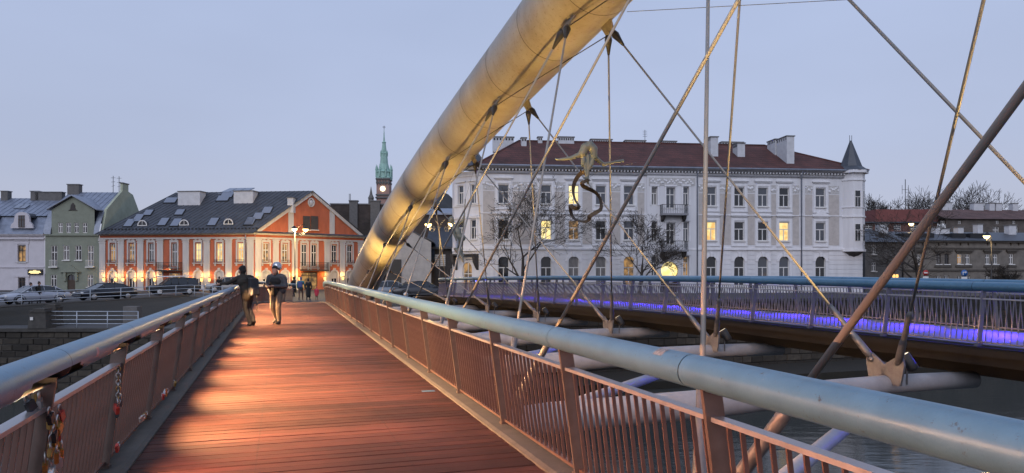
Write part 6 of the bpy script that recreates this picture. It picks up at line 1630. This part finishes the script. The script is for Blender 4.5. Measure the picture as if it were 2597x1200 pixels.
# -- man with phone, walking towards the camera
cp = [((-.10, 0, .93), (-.11, .09, .50), .108, .082, 3), ((-.11, .09, .50), (-.10, .03, .12), .080, .066, 3), ((-.10, .02, .05), (-.11, .19, .045), .052, .046, 4),
      ((.10, 0, .93), (.10, .04, .50), .108, .082, 3), ((.10, .04, .50), (.09, -.16, .17), .080, .066, 3), ((.09, -.18, .13), (.10, -.02, .05), .052, .046, 4),
      ((0, 0, .95), (0, 0, 1.12), .155, .16, 5), ((-.06, 0, 1.27), (.06, 0, 1.27), .15, .15, 5),
      ((-.17, -.03, 1.0), (-.15, -.02, 1.38), .11, .10, 2), ((.17, -.03, 1.0), (.15, -.02, 1.38), .11, .10, 2), ((0, -.08, .98), (0, -.06, 1.36), .15, .13, 2),
      ((-.14, 0, 1.42), (.14, 0, 1.42), .092, .092, 2), ((0, 0, 1.45), (0, .03, 1.53), .075, .068, 5),
      ((-.22, 0, 1.40), (-.30, .0, 1.13), .085, .07, 2), ((-.30, .0, 1.13), (-.09, .25, 1.13), .066, .05, 2), ((.22, 0, 1.40), (.30, .0, 1.13), .085, .07, 2), ((.30, .0, 1.13), (.09, .25, 1.13), .066, .05, 2)]
hand(cp, (-.08, .26, 1.135), (.75, .8, .15), -1, 0, .55, 1.05); hand(cp, (.08, .26, 1.135), (-.75, .8, .15), 1, 0, .55, 1.05)
head(cp, (0, .07, 1.60), (0, 1, -.55), 0, 1)
me = limb_mesh('phone_man', cp, .015, [M_skin, M_blk, M_puff, M_khaki, M_shoe, M_blk])
pp = tag(link('person', me, None, (-7.22, 22.0, 0), R(180) + R(-12)), 'person in charcoal puffer jacket and khaki trousers looking down at a phone', 'person')
pp.scale = (1.05, 1.05, 1.03)
q = MB(); q.lathe([(.02, .17), (.08, .155), (.125, .09), (.14, .0), (.13, -.06), (.12, -.07)], (0, -.03, 1.69), 16); hm = q.build('helmet', mat('silver_helmet', (.45, .46, .5), .18, .85), pp)
ph_ = MB().box(-.036, .036, -.075, .075, -.005, .005).build('phone', M_dark, None); tag(ph_, 'black phone held in both hands by the walking person', 'phone')
ph_.matrix_world = Matrix.Translation((-7.22, 22.0, 0)) @ Matrix.Rotation(R(168), 4, 'Z') @ Matrix.Translation((0, .365, 1.20)) @ Matrix.Rotation(R(35), 4, 'X')
# -- distant walkers
def at_px(u, Y, z=None): p = pix(u, 690, Y); return (p.x, Y, ZG if z is None else z)
basic_person('walker', 'person in teal jacket with violet pack walking off the bridge', at_px(763, 56.5), R(5), 1.78, [M_skin, M_purple, M_teal, M_tanp, M_shoe], .16, ((-.1, .1), (.1, .1)), vox=.03)
pk = MB().box(-.17, .17, -.34, -.14, .98, 1.45).build('backpack', M_purple, bpy.data.objects['person.002']); bv = pk.modifiers.new('b', 'BEVEL'); bv.width = .05; bv.segments = 2
basic_person('walker', 'person in long black coat beside the teal jacket', at_px(782, 56.0), R(-5), 1.68, [M_skin, M_hair, M_blk, M_blk, M_shoe], .08, ((.0, .05), (.0, .05)), .42, vox=.03)
basic_person('child', 'small child in red coat at the end of the walkway', at_px(803, 55.5), R(0), 1.05, [M_skin, M_red, M_red, M_tanp, M_shoe], .08, ((.0, .02), (.0, .02)), .7, vox=.024)
basic_person('walker', 'dark figure pointing beside the street lamp', at_px(745, 64), R(60), 1.75, [M_skin, M_hair, M_blk, M_jean, M_shoe], .2, ((.1, .2), (.15, .3)), vox=.03)
for i, (u, lab, mt) in enumerate(((78, 'person in dark hood and pale trousers at the street railing', [M_skin, M_blk, M_blk, M_lpants, M_shoe]), (101, 'person in black coat and flat cap at the street railing', [M_skin, M_hair, M_blk, M_blk, M_shoe]))):
    basic_person('bystander', lab, (pix(u, 690, 56.2).x, 56.2 - i * .1, -.95), R(-60), 1.72 + i * .08, mt, .1, vox=.03)
basic_person('rider', 'dark helmeted figure by the parked cars at the bridge end', at_px(556, 70), R(30), 1.75, [M_skin, M_blk, M_blk, M_jean, M_shoe], .1, vox=.03)

# ------------------------------------------------------------------ acrobat sculptures on wires
M_bronze = mat('patinated_bronze', (.25, .22, .165), .55, .2, col2=(.13, .165, .155), scale=6, bump=.2, bscale=25)
M_ribbon = mat('brown_bronze_ribbon', (.07, .045, .025), .5, .4, var=.4, scale=5)
Y = 18.0; C0 = pix(1488, 405, Y)
def sp(u, v, dy=0.0): return pix(u, v, Y + dy) - C0
cp = [(sp(1478, 388), sp(1484, 374), .115, .12, 0), (sp(1484, 374), sp(1496, 369), .12, .115, 0), (sp(1496, 369), sp(1505, 378), .115, .11, 0), (sp(1505, 378), sp(1507, 396), .11, .085, 0),
      (sp(1476, 390), sp(1448, 401), .075, .055, 0), (sp(1448, 401), sp(1416, 405), .052, .034, 0), (sp(1416, 405), sp(1408, 403), .032, .026, 0),
      (sp(1500, 392, .1), sp(1530, 417, .3), .075, .055, 0), (sp(1530, 417, .3), sp(1560, 411, .4), .052, .04, 0), (sp(1560, 411, .4), sp(1579, 408, .45), .04, .05, 0),
      (sp(1506, 394), sp(1502, 414), .06, .05, 0), (sp(1502, 414), sp(1495, 428), .048, .04, 0), (sp(1480, 405), sp(1479, 413), .07, .066, 0), (sp(1479, 413), sp(1477, 419), .05, .04, 0), (sp(1484, 394), sp(1482, 404), .05, .05, 0),
      (sp(1492, 396), sp(1493, 425), .05, .042, 0), (sp(1493, 425), sp(1491, 452), .04, .03, 0), (sp(1487, 412), sp(1484, 430), .045, .038, 0), (sp(1484, 430), sp(1487, 445), .038, .03, 0)]
hand(cp, sp(1491, 452), (0, 0, -1), 1, 0, .6, 1.1); hand(cp, sp(1487, 445), (0, 0, -1), -1, 0, .6, 1.1)
a1 = tag(link('acrobat_sculpture', limb_mesh('acrobat', cp, .02, [M_bronze]), None, C0), 'greenish bronze acrobat bent double, legs split, hung among the cables', 'sculpture')
rb = [(1489, 444), (1478, 437), (1464, 450), (1455, 470), (1454, 490), (1459, 508), (1467, 520), (1466, 528), (1454, 527), (1448, 522), (1448, 538), (1455, 553), (1470, 560), (1484, 562), (1493, 557), (1496, 549), (1510, 540), (1522, 532), (1525, 520), (1520, 500), (1508, 487), (1490, 478), (1479, 472), (1476, 464), (1482, 461), (1493, 455)]
pts = [sp(u, v, .12 * math.sin(i * .7)) for i, (u, v) in enumerate(rb)]
def smoothc(P, n=4):
    o = []
    for i in range(len(P) - 1):
        p0, p1, p2, p3 = P[max(0, i-1)], P[i], P[i+1], P[min(len(P)-1, i+2)]
        for k in range(n):
            t = k / n; o.append(.5 * ((2*p1) + (p2 - p0)*t + (2*p0 - 5*p1 + 4*p2 - p3)*t*t + (3*p1 - p0 - 3*p2 + p3)*t**3))
    return o + [P[-1]]
cv = smoothc(pts); q = MB(); vs = []; fs = []
for i, p in enumerate(cv):
    tg = (cv[min(i+1, len(cv)-1)] - cv[max(i-1, 0)]).normalized(); ang = .95 + .45 * math.sin(i * .23)
    up_ = Vector((0, 1, 0)); w_ = (up_ - tg * up_.dot(tg)).normalized(); b_ = tg.cross(w_); wd = (w_ * math.cos(ang) + b_ * math.sin(ang)) * .052; nn = wd.cross(tg).normalized() * .006
    vs += [p - wd - nn, p + wd - nn, p + wd + nn, p - wd + nn]
for i in range(len(cv) - 1):
    for j in range(4): fs.append((i*4 + j, i*4 + (j+1) % 4, (i+1)*4 + (j+1) % 4, (i+1)*4 + j))
q.add(vs, fs); q.build('ribbon', M_ribbon, a1)
wire('thin wire carrying the bent acrobat sculpture', C0 + sp(1500, 440), node_pin(3, 'g') + Vector((.8, 1.0, -3.0)), .005)
wire('thin wire from the bent acrobat up to a hanger', C0 + sp(1492, 452), pix(1580, 392, 17.5), .004)
Y2 = 26.0; C1 = pix(1162, 612, Y2)
def s2(u, v, dy=0.0): return pix(u, v, Y2 + dy) - C1
cp = [(s2(1160, 588), s2(1163, 600), .15, .15, 0), (s2(1164, 600), s2(1172, 603), .15, .13, 0), (s2(1156, 577), s2(1160, 588), .12, .15, 0),
      (s2(1162, 572), s2(1172, 562, -.1), .075, .06, 0), (s2(1172, 562, -.1), s2(1176, 552, -.1), .055, .045, 0), (s2(1150, 574), s2(1150, 590, -.2), .07, .055, 0), (s2(1150, 590, -.2), s2(1156, 604, -.2), .05, .04, 0),
      (s2(1158, 606), s2(1154, 628), .12, .085, 1), (s2(1154, 628), s2(1172, 655), .085, .055, 0), (s2(1172, 655), s2(1175, 664), .05, .04, 0), (s2(1168, 606), s2(1164, 630, .15), .12, .085, 0), (s2(1164, 630, .15), s2(1174, 650, .15), .08, .055, 0),
      (s2(1152, 572), s2(1148, 566), .055, .055, 0)]
hand(cp, s2(1176, 552, -.1), (.2, 0, 1), 1, 0, .7, 1.2); hand(cp, s2(1156, 604, -.2), (.3, 0, -1), -1, 0, .6, 1.2)
head(cp, s2(1144, 559), (-.8, -.5, 0), 0, 0)
a2 = tag(link('gymnast_sculpture', limb_mesh('gymnast', cp, .022, [M_bronze, M_wplast]), None, C1), 'green bronze gymnast climbing a pole in front of the white corner', 'sculpture')
MB().tube([s2(1180, 505, -.1), s2(1172, 640, -.05)], .022, 8).build('balance_pole', M_bronze, a2)
wire('thin wire holding the climbing gymnast sculpture', C1 + s2(1180, 505, -.1), node_pin(5, 'g'), .005)
# ------------------------------------------------------------------ padlocks on the railing
M_brass = mat('worn_brass', (.40, .24, .08), .35, .85, var=.25, scale=30, rnd=.4); M_slv = mat('lock_silver', (.5, .5, .5), .3, .9, rnd=.3); M_redl = mat('red_lock', (.35, .04, .03), .4, rnd=.3); M_blkl = mat('black_lock', (.02, .02, .022), .4)
def lock_mesh(w, h, d, rnd_=False):
    b = MB()
    if rnd_: b.tube([(0, -d/2, -h/2), (0, d/2, -h/2)], h/2, 18)
    else:
        c = .004; b.hexa([(-w/2 + c, -d/2 + c, -h), (w/2 - c, -d/2 + c, -h), (w/2 - c, d/2 - c, -h), (-w/2 + c, d/2 - c, -h), (-w/2 + c, -d/2 + c, 0), (w/2 - c, -d/2 + c, 0), (w/2 - c, d/2 - c, 0), (-w/2 + c, d/2 - c, 0)])
        b.hexa([(-w/2, -d/2, -h + c), (w/2, -d/2, -h + c), (w/2, d/2, -h + c), (-w/2, d/2, -h + c), (-w/2, -d/2, -c), (w/2, -d/2, -c), (w/2, d/2, -c), (-w/2, d/2, -c)])
    s = MB(); r = w * .3; s.tube([(-r, 0, -.005), (-r, 0, .02)] + [(-r * math.cos(math.pi * i / 8), 0, .02 + r * math.sin(math.pi * i / 8)) for i in range(1, 8)] + [(r, 0, .02), (r, 0, -.005)], .0042, 6)
    return b.mesh('lock_body'), s.mesh('shackle')
LM = [lock_mesh(.05, .04, .016), lock_mesh(.04, .05, .018), lock_mesh(.065, .05, .02), lock_mesh(.08, .08, .02, True)]
TX = Vector((-N1.y, N1.x, 0))
rgl = random.Random(9)
def padlock(label, p, k, m, tilt=0, yaw=0, s=1.0, group='love locks on the walkway railing'):
    root = thing('padlock', label, 'padlock', p, math.atan2(TX.y, TX.x) + yaw, group); root.scale = (s, s, s); root.rotation_euler[1] = tilt
    b, sh = LM[k]; c = b.copy(); c.materials.append(m); link('lock_body', c, root); c = sh.copy(); c.materials.append(M_slv); link('shackle', c, root)
def railp(y, d, z): return Vector((XL(y), y, z1(y))) + N1 * d + Vector((0, 0, z))
names = ['brass', 'copper-brown', 'small brass', 'dull brass', 'tarnished brass']
yb = postsL[[i for i, p in enumerate(postsL) if p > 3.0][0]]
# cluster hanging inside at the nearest post
cl = [(.00, .80, 0, M_brass), (.05, .77, 2, M_brass), (-.04, .74, 1, M_blkl), (.03, .70, 0, M_brass), (.10, .73, 2, M_redl), (.12, .66, 0, M_brass), (-.01, .64, 0, M_brass), (.06, .61, 1, M_brass), (-.02, .58, 2, M_brass), (.10, .57, 1, M_slv), (.02, .53, 3, M_slv), (.15, .62, 1, M_brass), (.08, .83, 1, M_redl), (-.06, .84, 1, M_blkl), (-.12, .93, 1, M_slv), (-.05, .95, 0, M_brass), (-.18, .93, 1, M_blkl), (.02, .95, 0, M_brass)]
for i, (dy, z, k, m) in enumerate(cl):
    lab = 'small %s padlock bunched at the near post, %s' % ({'worn_brass': 'brass', 'black_lock': 'black', 'red_lock': 'red', 'lock_silver': 'silver'}[m.name], ['top of the hanging string', 'just under the flat bar', 'upper part, towards the camera', 'middle of the string', 'upper part, away from the camera', 'middle, away from the camera', 'below the middle', 'low in the string', 'next to the lowest', 'low, away from the camera', 'lowest', 'furthest from the post', 'above the others, by the bar', 'above the others, towards the camera', 'on the bar', 'on the bar beside the post', 'on the bar, closest to us', 'on the bar behind it'][i])
    if k == 3: lab = 'big round silver padlock hanging lowest in the bunch of locks'
    padlock(lab, railp(yb + dy * .8, .155 + rgl.uniform(0, .05) - (1 - z) * .04 + (.0 if z < .9 else -.06), z), k, m, rgl.uniform(-.5, .5), rgl.uniform(-.6, .6), 1.25, 'bunch of love locks at the near post')
yc = yb + TS * .93
ch = thing('lock_chain', 'chain of linked shackles hanging down by the second post, ending in a dark lock', 'chain', railp(yc, .15, .84), math.atan2(TX.y, TX.x))
for i in range(11):
    q = MB(); rr = .016; q.tube([(rr * math.cos(t_) * (1 if i % 2 else .2), rr * math.cos(t_) * (.2 if i % 2 else 1), -.026 * i + .02 * math.sin(t_)) for t_ in [2 * math.pi * j / 10 for j in range(10)]], .0045, 5, closed=True)
    q.build('chain_link', M_slv if i % 3 else M_brass, ch)
padlock('dark heavy padlock at the bottom of the hanging chain', railp(yc, .14, .53), 2, M_blkl, .2, .2, 1.5); padlock('red padlock at the bottom of the hanging chain', railp(yc - .05, .15, .565), 2, M_redl, -.3, .4, 1.3); padlock('silver padlock on the lower end of the hanging chain', railp(yc + .02, .165, .60), 1, M_slv, -.2, .2, 1.2)
for i, (dy, z, k, m, lab) in enumerate(((1.05, .10, 1, M_redl, 'red padlock lying on the bottom rail closest to the camera'), (2.2, .11, 0, M_redl, 'dark red padlock on the bottom rail past the chain'), (3.35, .12, 1, M_slv, 'silver padlock on the bottom rail further along'), (3.5, .12, 1, M_brass, 'brass padlock next to the silver one on the bottom rail'), (4.6, .12, 0, M_redl, 'coppery padlock in the far bunch on the bottom rail'), (4.75, .14, 1, M_slv, 'pale padlock in the far bunch on the bottom rail'), (4.9, .12, 2, M_brass, 'wide brass padlock in the far bunch on the bottom rail'), (5.6, .12, 0, M_brass, 'single brass padlock furthest along the bottom rail'))):
    padlock(lab, railp(yb + dy, .06, z + .02), k, m, 1.2 + rgl.uniform(-.3, .3), rgl.uniform(-.4, .4), 1.3)
# stickers and marks on the tubes and boards
def sticker(label, T, Nv, y, dy, a0, a1, m):
    q = MB(); vs = []; n_ = 5; r = TR + .002
    for i in range(2):
        for j in range(n_ + 1):
            ang = R(a0 + (a1 - a0) * j / n_); vs.append(T(y + dy * i) + Nv * (math.cos(ang) * r) + Vector((0, 0, math.sin(ang) * r)))
    q.add(vs, [(j, j + 1, n_ + 2 + j, n_ + 1 + j) for j in range(n_)], True)
    return q
gO = Vector((XR(-6.04), -6.04, z1(-6.04)))
st = sticker('', TRr, -N1, 4.02, .09, 40, 85, None); o = st.build('sticker', mat('faded_grey_sticker', (.20, .21, .22), .8, var=.5, scale=60), None, gO); tag(o, 'faded grey square sticker on the river-side tube handrail', 'sticker')
gL = Vector((XL(-5.86), -5.86, z1(-5.86)))
st = sticker('', TL, N1, 4.55, .06, -15, 20, None); o = st.build('sticker', mat('torn_red_white_sticker', (.5, .12, .1), .7, col2=(.6, .55, .55), scale=40), None, gL); tag(o, 'torn red and white sticker on the slotted tube handrail', 'sticker')
bs = MB().box(-.085, .085, -.045, .045, .0, .004).build('floor_label', mat('pale_blue_label', (.06, .14, .24), .6), None, (-1.12, 9.6, .006)); bs.rotation_euler = (0, 0, .32); tag(bs, 'small pale blue label lying on the deck boards', 'label')
